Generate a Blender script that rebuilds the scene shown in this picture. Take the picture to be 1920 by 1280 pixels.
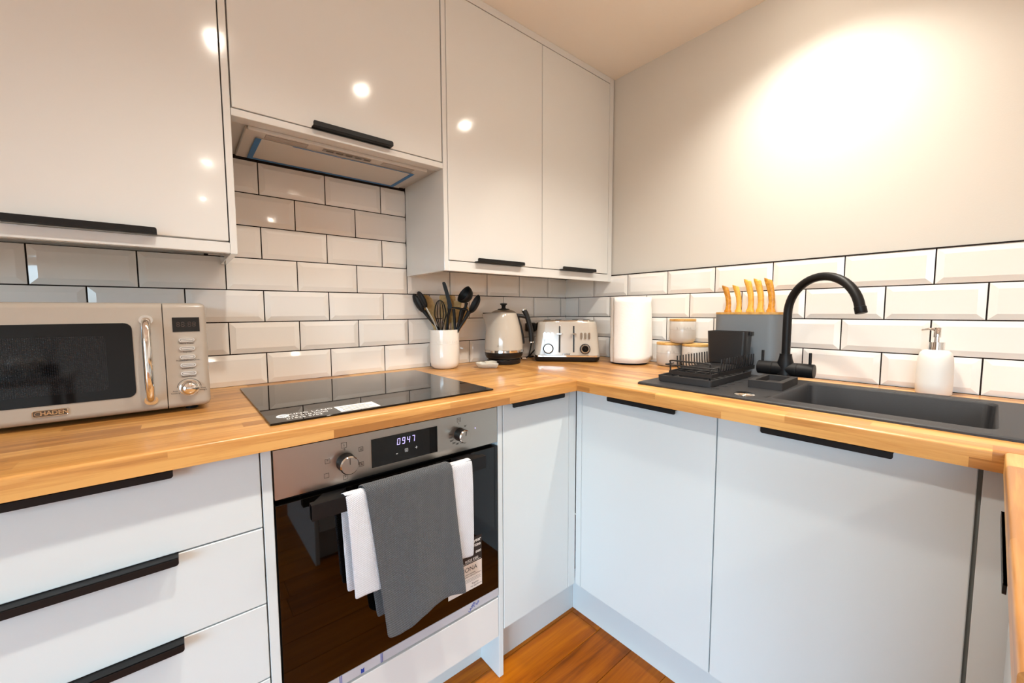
import bpy, bmesh, math, random
from mathutils import Vector, Matrix
random.seed(7)
for _o in list(bpy.data.objects): bpy.data.objects.remove(_o)
SC = bpy.context.scene
COL = SC.collection
PI = math.pi

# ------------------------------------------------------------------ camera
YAW, PITCH, ROLL = math.radians(39.3642), math.radians(4.2241), math.radians(-0.2692)
CAM = Vector((-1.6851, -1.5268, 1.1448))
cy, sy, cp, sp = math.cos(YAW), math.sin(YAW), math.cos(PITCH), math.sin(PITCH)
fw = Vector((sy*cp, cy*cp, -sp)); rt = Vector((cy, -sy, 0)); up = rt.cross(fw)
cr, sr = math.cos(ROLL), math.sin(ROLL)
rt2 = cr*rt + sr*up; up2 = -sr*rt + cr*up
cam_d = bpy.data.cameras.new('camera'); cam = bpy.data.objects.new('camera', cam_d); COL.objects.link(cam)
cam_d.sensor_width = 36; cam_d.lens = 752.94/1920*36
cam_d.shift_x = 11.17/1920; cam_d.shift_y = -1.48/1920
cam_d.clip_start = 0.02
m = Matrix((rt2, up2, -fw)).transposed().to_4x4(); m.translation = CAM; cam.matrix_world = m
SC.camera = cam

# ------------------------------------------------------------------ light
SC.view_settings.view_transform = 'Standard'; SC.view_settings.look = 'None'
SC.view_settings.gamma = 1.0; SC.view_settings.use_curve_mapping = False
SC.view_settings.exposure = 0.70
world = bpy.data.worlds.new('sky'); SC.world = world; world.use_nodes = True
wn = world.node_tree; bgn = wn.nodes['Background']
SKY_STRENGTH = 17.0
_tc = wn.nodes.new('ShaderNodeTexCoord'); _sx = wn.nodes.new('ShaderNodeSeparateXYZ'); _mr = wn.nodes.new('ShaderNodeMapRange'); _mx = wn.nodes.new('ShaderNodeMix'); _mx.data_type = 'RGBA'
_mr.inputs[1].default_value = 0.0; _mr.inputs[2].default_value = 0.16
_mx.inputs[6].default_value = (0.10, 0.11, 0.10, 1); _mx.inputs[7].default_value = (0.54, 0.79, 1.0, 1)      # ground below the horizon, overcast blue sky above
wn.links.new(_tc.outputs['Generated'], _sx.inputs[0]); wn.links.new(_sx.outputs[2], _mr.inputs[0]); wn.links.new(_mr.outputs[0], _mx.inputs[0]); wn.links.new(_mx.outputs[2], bgn.inputs[0])
bgn.inputs[1].default_value = SKY_STRENGTH
WARM = (1.0, 0.945, 0.84)
SPOT_W = 32.0; REAR_W = 32.0; SPOT_DEG = 130
CEIL = 2.25
LIGHT_SPOTS = [(-1.51, -1.13), (-0.915, -1.14), (-0.30, -1.14), (-1.45, -2.83), (-1.42, -4.03), (-2.75, -2.83), (-0.75, -2.83), (-2.95, -4.03), (-0.75, -4.03)]  # first five placed from door reflections, last four added to brighten the room
WIN = (-4.6, -4.1, -1.7, 0.1, 1.95)      # x, y0, y1, z0, z1
wl = bpy.data.lights.new('window_daylight', 'AREA'); wl.shape = 'RECTANGLE'
wl.size = WIN[2]-WIN[1]; wl.size_y = WIN[4]-WIN[3]; wl.cycles.is_portal = True
wlo = bpy.data.objects.new('window_daylight', wl); COL.objects.link(wlo)
wlo.location = (WIN[0]-0.14, (WIN[1]+WIN[2])/2, (WIN[3]+WIN[4])/2); wlo.rotation_euler = (0, -PI/2, 0)

# ------------------------------------------------------------------ materials
def lin(c):
    if isinstance(c, str):
        c = c.lstrip('#'); c = [int(c[i:i+2], 16)/255 for i in (0, 2, 4)]
    return tuple((x/12.92 if x <= 0.04045 else ((x+0.055)/1.055)**2.4) for x in c)+(1,)
M = {}
def mat(name, col, rough=0.5, metal=0.0, coat=0.0, spec=0.5, emit=None, estr=0, noise=0.0, nscale=20, bump=0.0, bscale=200, aniso=0, alpha=None, trans=0.0):
    m = bpy.data.materials.new(name); m.use_nodes = True; nt = m.node_tree; b = nt.nodes['Principled BSDF']
    b.inputs['Base Color'].default_value = lin(col); b.inputs['Roughness'].default_value = rough
    b.inputs['Metallic'].default_value = metal; b.inputs['Coat Weight'].default_value = coat; b.inputs['Coat Roughness'].default_value = 0.03
    b.inputs['Specular IOR Level'].default_value = spec
    if aniso: b.inputs['Anisotropic'].default_value = aniso
    if trans: b.inputs['Transmission Weight'].default_value = trans
    if emit: b.inputs['Emission Color'].default_value = lin(emit); b.inputs['Emission Strength'].default_value = estr
    if noise or bump:
        tc = nt.nodes.new('ShaderNodeTexCoord')
    if noise:
        n = nt.nodes.new('ShaderNodeTexNoise'); n.inputs['Scale'].default_value = nscale; n.inputs['Detail'].default_value = 4
        nt.links.new(tc.outputs['Object'], n.inputs['Vector'])
        mx = nt.nodes.new('ShaderNodeMix'); mx.data_type = 'RGBA'
        l = lin(col); mx.inputs[6].default_value = tuple(max(0, c*(1-noise)) for c in l[:3])+(1,); mx.inputs[7].default_value = tuple(min(1, c*(1+noise)) for c in l[:3])+(1,)
        nt.links.new(n.outputs['Fac'], mx.inputs[0]); nt.links.new(mx.outputs[2], b.inputs['Base Color'])
    if bump:
        n2 = nt.nodes.new('ShaderNodeTexNoise'); n2.inputs['Scale'].default_value = bscale; n2.inputs['Detail'].default_value = 2
        nt.links.new(tc.outputs['Object'], n2.inputs['Vector'])
        bp = nt.nodes.new('ShaderNodeBump'); bp.inputs['Strength'].default_value = bump; bp.inputs['Distance'].default_value = 0.001
        nt.links.new(n2.outputs['Fac'], bp.inputs['Height']); nt.links.new(bp.outputs['Normal'], b.inputs['Normal'])
    M[name] = m; return m

mat('paint_wall', '#d2cdc5', 0.75, bump=0.15, bscale=300)
mat('paint_ceiling', '#f4efe6', 0.8, bump=0.1, bscale=200)
mat('tile', '#efeae4', 0.06, coat=0.3)
mat('grout', '#2b2422', 0.9, spec=0.1)
mat('gloss_door', '#d9d9d7', 0.10, coat=0.25)
mat('cool_lit_door', '#cfd6d8', 0.28)  # copy of gloss_door with the cool daylight cast put into the colour
mat('black_metal', '#111011', 0.45, spec=0.3)
mat('black_plastic', '#151415', 0.4, spec=0.35)
mat('black_silicone', '#141516', 0.5, spec=0.35)
mat('chrome', '#e8e6e2', 0.06, metal=1)
mat('hob_glass', '#060607', 0.03, spec=0.4)
mat('oven_glass', '#050403', 0.03, spec=0.5)
mat('dark_glass', '#030304', 0.04, spec=0.35)
mat('film', '#b5b5bb', 0.3)
mat('blue_print', '#1f3f9a', 0.5)
mat('blue_tape', '#1e6fae', 0.45)
mat('hood_white', '#c9c4bd', 0.35)
mat('hood_lens', '#a59c94', 0.25, noise=0.15, nscale=60)
mat('hood_control', '#8b8580', 0.35)
mat('white_print', '#e8e8e6', 0.5)
mat('white_sticker', '#e6e6e4', 0.55)
mat('cream_sticker', '#d8cdc4', 0.55)
mat('black_sticker', '#2a2422', 0.45)
mat('dark_print', '#2e2a28', 0.6)
mat('soft_print', '#5c5550', 0.6)
mat('led', '#101018', 0.3, emit='#c3b4ff', estr=1.1)
mat('led_dim', '#3a2f2a', 0.4)
mat('display_glass', '#0c0a0a', 0.08)
mat('putty_enamel', '#bdb3a6', 0.14, coat=0.4)
mat('putty_body', '#9f9488', 0.2, coat=0.3)
mat('microwave_enamel', '#a89d91', 0.16, coat=0.3)
mat('ceramic_cream', '#e6e0d8', 0.12, coat=0.3)
mat('ceramic_grey', '#c2bab1', 0.22, coat=0.15)
mat('heart_glaze', '#c4bdaf', 0.15, coat=0.3)
mat('soap_ceramic', '#e9e5de', 0.5)
mat('paper', '#f6f4f0', 0.9, bump=0.8, bscale=120)
mat('knife_block_grey', '#72777c', 0.5)
mat('sink_composite', '#2c2c2e', 0.5, noise=0.12, nscale=900, bump=0.2, bscale=900, spec=0.35)
mat('rubber', '#333131', 0.7, spec=0.3)
mat('rack_plastic', '#232223', 0.4)
mat('tray_plastic', '#302f30', 0.55)
mat('socket_white', '#e9e6e2', 0.3)
mat('carcass', '#d8d6d2', 0.5)
mat('pane_white', '#e8e8e8', 0.4)
mat('badge_metal', '#6f675f', 0.35, metal=1)
mat('lamp_lens', '#ffffff', 0.4, emit='#fff2e0', estr=150)

def wood(name, c0, c1, c2, rough=0.4, scale=1.0, coat=0.0, vary=0.5, spec=0.5):
    m = bpy.data.materials.new(name); m.use_nodes = True; nt = m.node_tree; b = nt.nodes['Principled BSDF']; N = nt.nodes.new; L = nt.links.new
    b.inputs['Roughness'].default_value = rough; b.inputs['Coat Weight'].default_value = coat; b.inputs['Coat Roughness'].default_value = 0.15
    tc = N('ShaderNodeTexCoord'); oi = N('ShaderNodeObjectInfo')
    off = N('ShaderNodeMath'); off.operation = 'MULTIPLY'; off.inputs[1].default_value = 37.0; L(oi.outputs['Random'], off.inputs[0])
    cb = N('ShaderNodeCombineXYZ'); L(off.outputs[0], cb.inputs[0]); L(off.outputs[0], cb.inputs[1]); L(off.outputs[0], cb.inputs[2])
    ad = N('ShaderNodeVectorMath'); ad.operation = 'ADD'; L(tc.outputs['Object'], ad.inputs[0]); L(cb.outputs[0], ad.inputs[1])
    mp = N('ShaderNodeMapping'); mp.inputs['Scale'].default_value = (4*scale, 60*scale, 60*scale); L(ad.outputs[0], mp.inputs[0])
    n1 = N('ShaderNodeTexNoise'); n1.inputs['Scale'].default_value = 1.0; n1.inputs['Detail'].default_value = 6; n1.inputs['Roughness'].default_value = 0.6; n1.inputs['Distortion'].default_value = 0.6; L(mp.outputs[0], n1.inputs[0])
    mp2 = N('ShaderNodeMapping'); mp2.inputs['Scale'].default_value = (18*scale, 420*scale, 420*scale); L(ad.outputs[0], mp2.inputs[0])
    n2 = N('ShaderNodeTexNoise'); n2.inputs['Scale'].default_value = 1.0; n2.inputs['Detail'].default_value = 2; L(mp2.outputs[0], n2.inputs[0])
    r = N('ShaderNodeValToRGB'); e = r.color_ramp.elements
    e[0].position = 0.25; e[0].color = lin(c0); e[1].position = 0.75; e[1].color = lin(c2)
    x = r.color_ramp.elements.new(0.5); x.color = lin(c1)
    a1 = N('ShaderNodeMath'); a1.operation = 'MULTIPLY_ADD'; a1.inputs[1].default_value = vary; L(oi.outputs['Random'], a1.inputs[0]); L(n1.outputs['Fac'], a1.inputs[2])
    a2 = N('ShaderNodeMath'); a2.operation = 'SUBTRACT'; a2.inputs[1].default_value = vary/2; L(a1.outputs[0], a2.inputs[0])
    a3 = N('ShaderNodeMath'); a3.operation = 'MULTIPLY_ADD'; a3.inputs[1].default_value = 0.25; L(n2.outputs['Fac'], a3.inputs[0]); L(a2.outputs[0], a3.inputs[2])
    a4 = N('ShaderNodeMath'); a4.operation = 'SUBTRACT'; a4.inputs[1].default_value = 0.125; L(a3.outputs[0], a4.inputs[0])
    L(a4.outputs[0], r.inputs[0]); L(r.outputs[0], b.inputs['Base Color'])
    b.inputs['Specular IOR Level'].default_value = spec
    bp = N('ShaderNodeBump'); bp.inputs['Strength'].default_value = 0.12; bp.inputs['Distance'].default_value = 0.0005; L(n2.outputs['Fac'], bp.inputs['Height']); L(bp.outputs[0], b.inputs['Normal'])
    M[name] = m
wood('oak_top', '#a06c36', '#c28a4a', '#d6a35f', 0.33, 1.0, 0.12, 0.5)
wood('oak_floor', '#6e3400', '#994f00', '#b46600', 0.35, 0.45, 0.0, 0.3, 0.25)
wood('bamboo', '#b8843f', '#d0a058', '#dcb06a', 0.45, 1.0, 0.0, 0.2)
wood('knife_wood', '#b8771a', '#d8982f', '#e8b048', 0.4, 1.5, 0.1, 0.45)
wood('spoon_wood', '#a98a54', '#c4a46a', '#d2b680', 0.6, 1.0, 0.0, 0.4)

def steel():
    m = bpy.data.materials.new('brushed_steel'); m.use_nodes = True; nt = m.node_tree; b = nt.nodes['Principled BSDF']; N = nt.nodes.new; L = nt.links.new
    b.inputs['Base Color'].default_value = lin('#b9b2a8'); b.inputs['Metallic'].default_value = 1; b.inputs['Roughness'].default_value = 0.3
    b.inputs['Anisotropic'].default_value = 0.7
    tg = N('ShaderNodeTangent'); tg.direction_type = 'RADIAL'; tg.axis = 'Y'
    tc = N('ShaderNodeTexCoord'); mp = N('ShaderNodeMapping'); mp.inputs['Scale'].default_value = (3, 900, 900); L(tc.outputs['Object'], mp.inputs[0])
    n = N('ShaderNodeTexNoise'); n.inputs['Scale'].default_value = 1; L(mp.outputs[0], n.inputs[0])
    bp = N('ShaderNodeBump'); bp.inputs['Strength'].default_value = 0.08; bp.inputs['Distance'].default_value = 0.0004; L(n.outputs['Fac'], bp.inputs['Height']); L(bp.outputs[0], b.inputs['Normal'])
    M['steel'] = m
steel()
def cloth(name, c0, c1, s=200):
    m = bpy.data.materials.new(name); m.use_nodes = True; nt = m.node_tree; b = nt.nodes['Principled BSDF']; N = nt.nodes.new; L = nt.links.new
    b.inputs['Roughness'].default_value = 0.95; b.inputs['Sheen Weight'].default_value = 0.25; b.inputs['Specular IOR Level'].default_value = 0.1
    tc = N('ShaderNodeTexCoord'); mp = N('ShaderNodeMapping'); mp.inputs['Rotation'].default_value = (0, 0.78, 0); mp.inputs['Scale'].default_value = (s, s, s); L(tc.outputs['Object'], mp.inputs[0])
    w1 = N('ShaderNodeTexWave'); w1.wave_type = 'BANDS'; w1.bands_direction = 'X'; w1.inputs['Scale'].default_value = 0.5; w1.inputs['Distortion'].default_value = 0.6; L(mp.outputs[0], w1.inputs[0])
    w2 = N('ShaderNodeTexWave'); w2.wave_type = 'BANDS'; w2.bands_direction = 'Z'; w2.inputs['Scale'].default_value = 0.5; w2.inputs['Distortion'].default_value = 0.6; L(mp.outputs[0], w2.inputs[0])
    mu = N('ShaderNodeMath'); mu.operation = 'MULTIPLY'; L(w1.outputs['Fac'], mu.inputs[0]); L(w2.outputs['Fac'], mu.inputs[1])
    mx = N('ShaderNodeMix'); mx.data_type = 'RGBA'; mx.inputs[6].default_value = lin(c0); mx.inputs[7].default_value = lin(c1); L(mu.outputs[0], mx.inputs[0]); L(mx.outputs[2], b.inputs['Base Color'])
    bp = N('ShaderNodeBump'); bp.inputs['Strength'].default_value = 0.8; bp.inputs['Distance'].default_value = 0.002; L(mu.outputs[0], bp.inputs['Height']); L(bp.outputs[0], b.inputs['Normal'])
    M[name] = m
cloth('grey_cloth', '#45474a', '#6c6e72'); cloth('white_cloth', '#cfd0d8', '#f6f6f8')
def mesh_window():
    m = bpy.data.materials.new('perforated_glass'); m.use_nodes = True; nt = m.node_tree; b = nt.nodes['Principled BSDF']; N = nt.nodes.new; L = nt.links.new
    b.inputs['Roughness'].default_value = 0.05; b.inputs['Specular IOR Level'].default_value = 0.35
    tc = N('ShaderNodeTexCoord'); v = N('ShaderNodeTexVoronoi'); v.inputs['Scale'].default_value = 330; v.inputs['Randomness'].default_value = 0.0; L(tc.outputs['Object'], v.inputs['Vector'])
    r = N('ShaderNodeValToRGB'); r.color_ramp.elements[0].position = 0.28; r.color_ramp.elements[0].color = lin('#1d1d1f'); r.color_ramp.elements[1].position = 0.36; r.color_ramp.elements[1].color = lin('#050506')
    L(v.outputs['Distance'], r.inputs[0]); L(r.outputs[0], b.inputs['Base Color']); M['perforated_glass'] = m
mesh_window()
def pane_mat():
    m = bpy.data.materials.new('window_pane'); m.use_nodes = True; nt = m.node_tree; nt.nodes.remove(nt.nodes['Principled BSDF'])
    t = nt.nodes.new('ShaderNodeBsdfTransparent'); g = nt.nodes.new('ShaderNodeBsdfGlossy'); g.inputs['Roughness'].default_value = 0.02
    mx = nt.nodes.new('ShaderNodeMixShader'); mx.inputs[0].default_value = 0.06
    nt.links.new(t.outputs[0], mx.inputs[1]); nt.links.new(g.outputs[0], mx.inputs[2]); nt.links.new(mx.outputs[0], nt.nodes['Material Output'].inputs[0]); M['pane'] = m
pane_mat()

# ------------------------------------------------------------------ mesh helpers
def obj(name, geo, material, parent=None, loc=(0, 0, 0), rot=(0, 0, 0), smooth=None, label=None, wn_=False):
    if isinstance(geo, bmesh.types.BMesh):
        me = bpy.data.meshes.new(name); bmesh.ops.recalc_face_normals(geo, faces=geo.faces[:]); geo.to_mesh(me); geo.free()
    else: me = geo
    if smooth is not None:
        me.shade_smooth(); me.set_sharp_from_angle(angle=math.radians(smooth))
    if material is not None:
        me.materials.clear(); me.materials.append(M[material])
    o = bpy.data.objects.new(name, me); COL.objects.link(o); o.location = loc; o.rotation_euler = rot
    if parent: o.parent = parent
    if label: o['label'] = label
    if wn_: w = o.modifiers.new('normals', 'WEIGHTED_NORMAL'); w.keep_sharp = True
    return o
def thing(name, label, cat, loc=(0, 0, 0), rotz=0, group=None):
    o = bpy.data.objects.new(name, None); COL.objects.link(o); o.empty_display_size = 0.05
    o.location = loc; o.rotation_euler = (0, 0, rotz); o['label'] = label; o['category'] = cat
    if group: o['group'] = group
    return o
def tag(o, label, cat, group=None):
    o['label'] = label; o['category'] = cat
    if group: o['group'] = group
    return o
def struct(o, label=None):
    o['kind'] = 'structure'
    if label: o['label'] = label
    return o
def B(): return bmesh.new()
def box(bm, x0, x1, y0, y1, z0, z1):
    if x0 > x1: x0, x1 = x1, x0
    if y0 > y1: y0, y1 = y1, y0
    if z0 > z1: z0, z1 = z1, z0
    v = [bm.verts.new(p) for p in ((x0,y0,z0),(x1,y0,z0),(x1,y1,z0),(x0,y1,z0),(x0,y0,z1),(x1,y0,z1),(x1,y1,z1),(x0,y1,z1))]
    for f in ((0,3,2,1),(4,5,6,7),(0,1,5,4),(1,2,6,5),(2,3,7,6),(3,0,4,7)): bm.faces.new([v[i] for i in f])
    return bm
def bx(x0, x1, y0, y1, z0, z1, bev=0, seg=2, sel=None):
    bm = box(B(), x0, x1, y0, y1, z0, z1)
    if bev:
        es = [e for e in bm.edges if sel is None or sel((e.verts[0].co+e.verts[1].co)/2, e.verts[1].co-e.verts[0].co)]
        bmesh.ops.bevel(bm, geom=es, offset=bev, segments=seg, profile=0.5, affect='EDGES', clamp_overlap=True)
    return bm
def join(bm, other, mtx=None):
    me = bpy.data.meshes.new('tmp'); other.to_mesh(me); other.free()
    if mtx: me.transform(mtx)
    bm.from_mesh(me); bpy.data.meshes.remove(me); return bm
def lathe(prof, seg=40, bm=None, c=(0, 0, 0), axis='z'):
    bm = bm or B(); rings = []
    def pt(r, z, a):
        x, y = r*math.cos(a), r*math.sin(a)
        p = {'z': (x, y, z), 'y': (x, z, y), 'x': (z, x, y)}[axis]
        return (p[0]+c[0], p[1]+c[1], p[2]+c[2])
    for r, z in prof:
        if r < 1e-6: rings.append([bm.verts.new(pt(0, z, 0))])
        else: rings.append([bm.verts.new(pt(r, z, 2*PI*i/seg)) for i in range(seg)])
    for a, b in zip(rings, rings[1:]):
        if len(a) == 1 and len(b) == 1: continue
        for i in range(seg):
            j = (i+1) % seg
            if len(a) == 1: bm.faces.new((a[0], b[j], b[i]))
            elif len(b) == 1: bm.faces.new((a[i], a[j], b[0]))
            else: bm.faces.new((a[i], a[j], b[j], b[i]))
    return bm
def tube(pts, r, seg=10, bm=None, closed=False, flat=1.0, updir=None):
    bm = bm or B(); P = [Vector(p) for p in pts]; n = len(P); rings = []
    rad = r if isinstance(r, (list, tuple)) else [r]*n
    prev = None
    for i in range(n):
        if closed: t = (P[(i+1) % n]-P[i-1]).normalized()
        else: t = (P[min(i+1, n-1)]-P[max(i-1, 0)]).normalized()
        if updir is not None: u = Vector(updir)
        elif prev is None: u = Vector((0, 0, 1)) if abs(t.z) < 0.9 else Vector((1, 0, 0))
        else: u = prev
        u = (u-t*u.dot(t)).normalized(); prev = u; w = t.cross(u)
        rings.append([bm.verts.new(P[i]+rad[i]*(math.cos(2*PI*k/seg)*w+flat*math.sin(2*PI*k/seg)*u)) for k in range(seg)])
    for i in range(n if closed else n-1):
        a, b = rings[i], rings[(i+1) % n]
        for k in range(seg):
            l = (k+1) % seg; bm.faces.new((a[k], a[l], b[l], b[k]))
    if not closed:
        bm.faces.new(rings[0][::-1]); bm.faces.new(rings[-1])
    return bm
def spline(pts, n=8):
    P = [Vector(p) for p in pts]; out = []
    for i in range(len(P)-1):
        p0 = P[max(i-1, 0)]; p1 = P[i]; p2 = P[i+1]; p3 = P[min(i+2, len(P)-1)]
        for k in range(n):
            t = k/n; out.append(0.5*((2*p1)+(-p0+p2)*t+(2*p0-5*p1+4*p2-p3)*t*t+(-p0+3*p1-3*p2+p3)*t**3))
    out.append(P[-1]); return out
def rpoly(w, h, r, seg=5, cx=0, cz=0):
    out = []
    for sx, sz, a0 in ((1, 1, 0), (-1, 1, PI/2), (-1, -1, PI), (1, -1, 1.5*PI)):
        for k in range(seg+1):
            a = a0+PI/2*k/seg; out.append((cx+sx*(w/2-r)+r*math.cos(a), cz+sz*(h/2-r)+r*math.sin(a)))
    return out
def prism(poly, d0, d1, axis='y', bm=None):
    """2-D outline extruded: axis y -> (x,z) outline, axis z -> (x,y), axis x -> (y,z)"""
    bm = bm or B()
    def p3(a, b, d): return {'y': (a, d, b), 'z': (a, b, d), 'x': (d, a, b)}[axis]
    lo = [bm.verts.new(p3(a, b, d0)) for a, b in poly]; hi = [bm.verts.new(p3(a, b, d1)) for a, b in poly]
    n = len(poly)
    bm.faces.new(lo[::-1]); bm.faces.new(hi)
    for i in range(n):
        j = (i+1) % n; bm.faces.new((lo[i], lo[j], hi[j], hi[i]))
    return bm
def loft(sections, bm=None, cap=True):
    """sections: list of equal-length closed point rings"""
    bm = bm or B(); R = [[bm.verts.new(p) for p in s] for s in sections]; n = len(R[0])
    for a, b in zip(R, R[1:]):
        for i in range(n):
            j = (i+1) % n; bm.faces.new((a[i], a[j], b[j], b[i]))
    if cap: bm.faces.new(R[0][::-1]); bm.faces.new(R[-1])
    return bm
def ellipsoid(c, rx, ry, rz, bm=None, seg=20, rings=10, mtx=None):
    bm = bm or B(); t = B(); bmesh.ops.create_uvsphere(t, u_segments=seg, v_segments=rings, radius=1)
    mm = Matrix.Translation(c) @ (mtx.to_4x4() if mtx else Matrix.Identity(4)) @ Matrix.Diagonal((rx, ry, rz, 1)); return join(bm, t, mm)
def text(name, s, size, material, parent, loc, rot=(PI/2, 0, 0), align='CENTER', ext=0.0002, bold=0.0, label=None, sx=1.0):
    cu = bpy.data.curves.new('t', 'FONT'); cu.body = s; cu.size = size; cu.align_x = align; cu.align_y = 'CENTER'; cu.extrude = ext; cu.offset = bold; cu.resolution_u = 3
    o = bpy.data.objects.new('t', cu); COL.objects.link(o)
    bpy.context.view_layer.update()
    me = bpy.data.meshes.new_from_object(o.evaluated_get(bpy.context.evaluated_depsgraph_get()))
    bpy.data.objects.remove(o); bpy.data.curves.remove(cu); me.name = name
    if sx != 1: me.transform(Matrix.Diagonal((sx, 1, 1, 1)))
    return obj(name, me, material, parent, loc, rot, label=label)

# ------------------------------------------------------------------ room shell
RX0, RY0 = -4.6, -5.0
W_T, H_T = 0.2025, 0.10204
ROW1 = 1.01124
def rowtop(n): return ROW1+(n-1)*H_T
fl = struct(obj('floor', bx(RX0, 0.02, RY0, 0.02, -0.03, -0.013), 'black_plastic'), 'orange brown oak plank floor')
ceil_o = struct(obj('ceiling', bx(RX0-0.1, 0.15, RY0-0.1, 0.15, CEIL, CEIL+0.1), 'paint_ceiling'), 'plain warm white ceiling')
wall_l = struct(obj('wall_left', bx(RX0, 0.02, 0.010, 0.12, 0, CEIL), 'paint_wall'), 'wall behind the hob, tiled in white bevelled metro tiles')
wall_r = struct(obj('wall_right', bx(0.006, 0.12, RY0, 0.12, 0, CEIL), 'paint_wall'), 'off-white painted wall with tiled splashback behind the sink')
wall_b = struct(obj('wall_rear', bx(RX0, 0.006, RY0-0.1, RY0, 0, CEIL), 'paint_wall'))
bm = B(); x0, x1 = RX0-0.1, RX0
box(bm, x0, x1, RY0-0.1, WIN[1], 0, CEIL); box(bm, x0, x1, WIN[2], 0.12, 0, CEIL); box(bm, x0, x1, WIN[1], WIN[2], 0, WIN[3]); box(bm, x0, x1, WIN[1], WIN[2], WIN[4], CEIL)
struct(obj('wall_far', bm, 'paint_wall'))
bm = B(); a, b_, c, d = WIN[1:]
for y0, y1, z0, z1 in ((a, b_, c, c+.06), (a, b_, d-.06, d), (a, a+.06, c, d), (b_-.06, b_, c, d), ((a+b_)/2-.04, (a+b_)/2+.04, c, d)): box(bm, RX0-.08, RX0-.02, y0, y1, z0, z1)
w1 = struct(obj('window_1', bm, 'pane_white'), 'white framed window')
for y0, y1 in ((a+.06, (a+b_)/2-.04), ((a+b_)/2+.04, b_-.06)): obj('window_pane', bx(RX0-.052, RX0-.048, y0, y1, c+.06, d-.06), 'pane', w1)

# floor planks, running along X
y = -0.06+0.0015
PW = 0.124
edges = []
yy = -0.557
while yy < -0.05: yy += PW
r_i = 0
while yy > RY0:
    x = RX0 - random.uniform(0, 1.2)
    if r_i == 5: x = -0.572-3*1.5
    while x < 0:
        L_ = random.uniform(1.2, 1.8) if r_i != 5 else 1.5
        xa, xb = max(x, RX0), min(x+L_, 0.0)
        if xb-xa > 0.05:
            lx = xb-xa-0.0012; wy = PW-0.0012
            bm = bx(-lx/2, lx/2, -wy/2, wy/2, -0.013, 0, 0.0012, 1, lambda c, d: c.z > -0.001)
            obj('floor_plank', bm, 'oak_floor', fl, ((xa+xb)/2, yy-PW/2, 0))
        x += L_
    yy -= PW; r_i += 1

# ------------------------------------------------------------------ tiles
TB, TD = 0.016, 0.0042
def tile_mesh(w, h, fl_, fr_, fb_, ft_):
    """bevelled metro tile, local x along wall, z up, face towards -y; flags: which sides keep their bevel"""
    bm = B(); e = 0.0
    o_ = [(-w/2, -h/2), (w/2, -h/2), (w/2, h/2), (-w/2, h/2)]
    i_ = [(-w/2+TB*fl_, -h/2+TB*fb_), (w/2-TB*fr_, -h/2+TB*fb_), (w/2-TB*fr_, h/2-TB*ft_), (-w/2+TB*fl_, h/2-TB*ft_)]
    back = [bm.verts.new((x, 0.008, z)) for x, z in o_]
    edge = []
    for k, (x, z) in enumerate(o_):
        cut = (k in (0, 3) and not fl_) or (k in (1, 2) and not fr_)
        cutv = (k in (0, 1) and not fb_) or (k in (2, 3) and not ft_)
        edge.append(bm.verts.new((x, 0.0, z)))
    inn = [bm.verts.new((x, -TD, z)) for x, z in i_]
    for k in range(4):
        j = (k+1) % 4
        bm.faces.new((back[k], back[j], edge[j], edge[k]))
        bm.faces.new((edge[k], edge[j], inn[j], inn[k]))
    bm.faces.new(inn); bm.faces.new(back[::-1])
    bmesh.ops.remove_doubles(bm, verts=bm.verts[:], dist=1e-6)
    me = bpy.data.meshes.new('tile'); bmesh.ops.recalc_face_normals(bm, faces=bm.faces[:]); bm.to_mesh(me); bm.free(); me.materials.append(M['tile']); return me
_tiles = {}
def tile(parent, a0, a1, z0, z1, cutl, cutr, cutb, cutt, side):
    w, h = a1-a0, z1-z0
    if w < 0.006 or h < 0.006: return
    key = (round(w, 4), round(h, 4), cutl, cutr, cutb, cutt)
    cutl2 = 0 if (cutl or w < 0.04) else 1; cutr2 = 0 if (cutr or w < 0.04) else 1
    if key not in _tiles: _tiles[key] = tile_mesh(w, h, cutl2, cutr2, 0 if cutb else 1, 0 if cutt else 1)
    o = bpy.data.objects.new('tile', _tiles[key]); COL.objects.link(o); o.parent = parent
    cx, cz = (a0+a1)/2, (z0+z1)/2
    tl = Vector((random.gauss(0, 0.0016), 0, random.gauss(0, 0.0016)))
    if side == 'L': o.location = (cx, 0, cz); o.rotation_euler = (tl.x, 0, tl.z)
    else: o.location = (0, -cx, cz); o.rotation_euler = (tl.x, 0, -PI/2+tl.z)
G = 0.0034
def rows(parent, side, lo, hi, r0, r1, odd, even, zcap=None):
    for n in range(r0, r1+1):
        z1_ = rowtop(n)-G/2; z0_ = max(rowtop(n-1)+G/2, 0.9105); cutt = False
        if zcap and z1_ > zcap: z1_ = zcap; cutt = True
        k0 = odd if n % 2 else even
        a = k0 - W_T*40
        while a < hi:
            a0, a1 = a+G/2, a+W_T-G/2; cl = a0 < lo; cr_ = a1 > hi
            a0, a1 = max(a0, lo), min(a1, hi)
            if a1 > a0: tile(parent, a0, a1, z0_, z1_, cl, cr_, False, cutt, side)
            a += W_T
rows(wall_l, 'L', -2.75, -0.003, 1, 4, -1.45884, -1.35605)
rows(wall_l, 'L', -1.60, -0.955, 5, 7, -1.45884, -1.35605, zcap=1.633)
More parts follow.
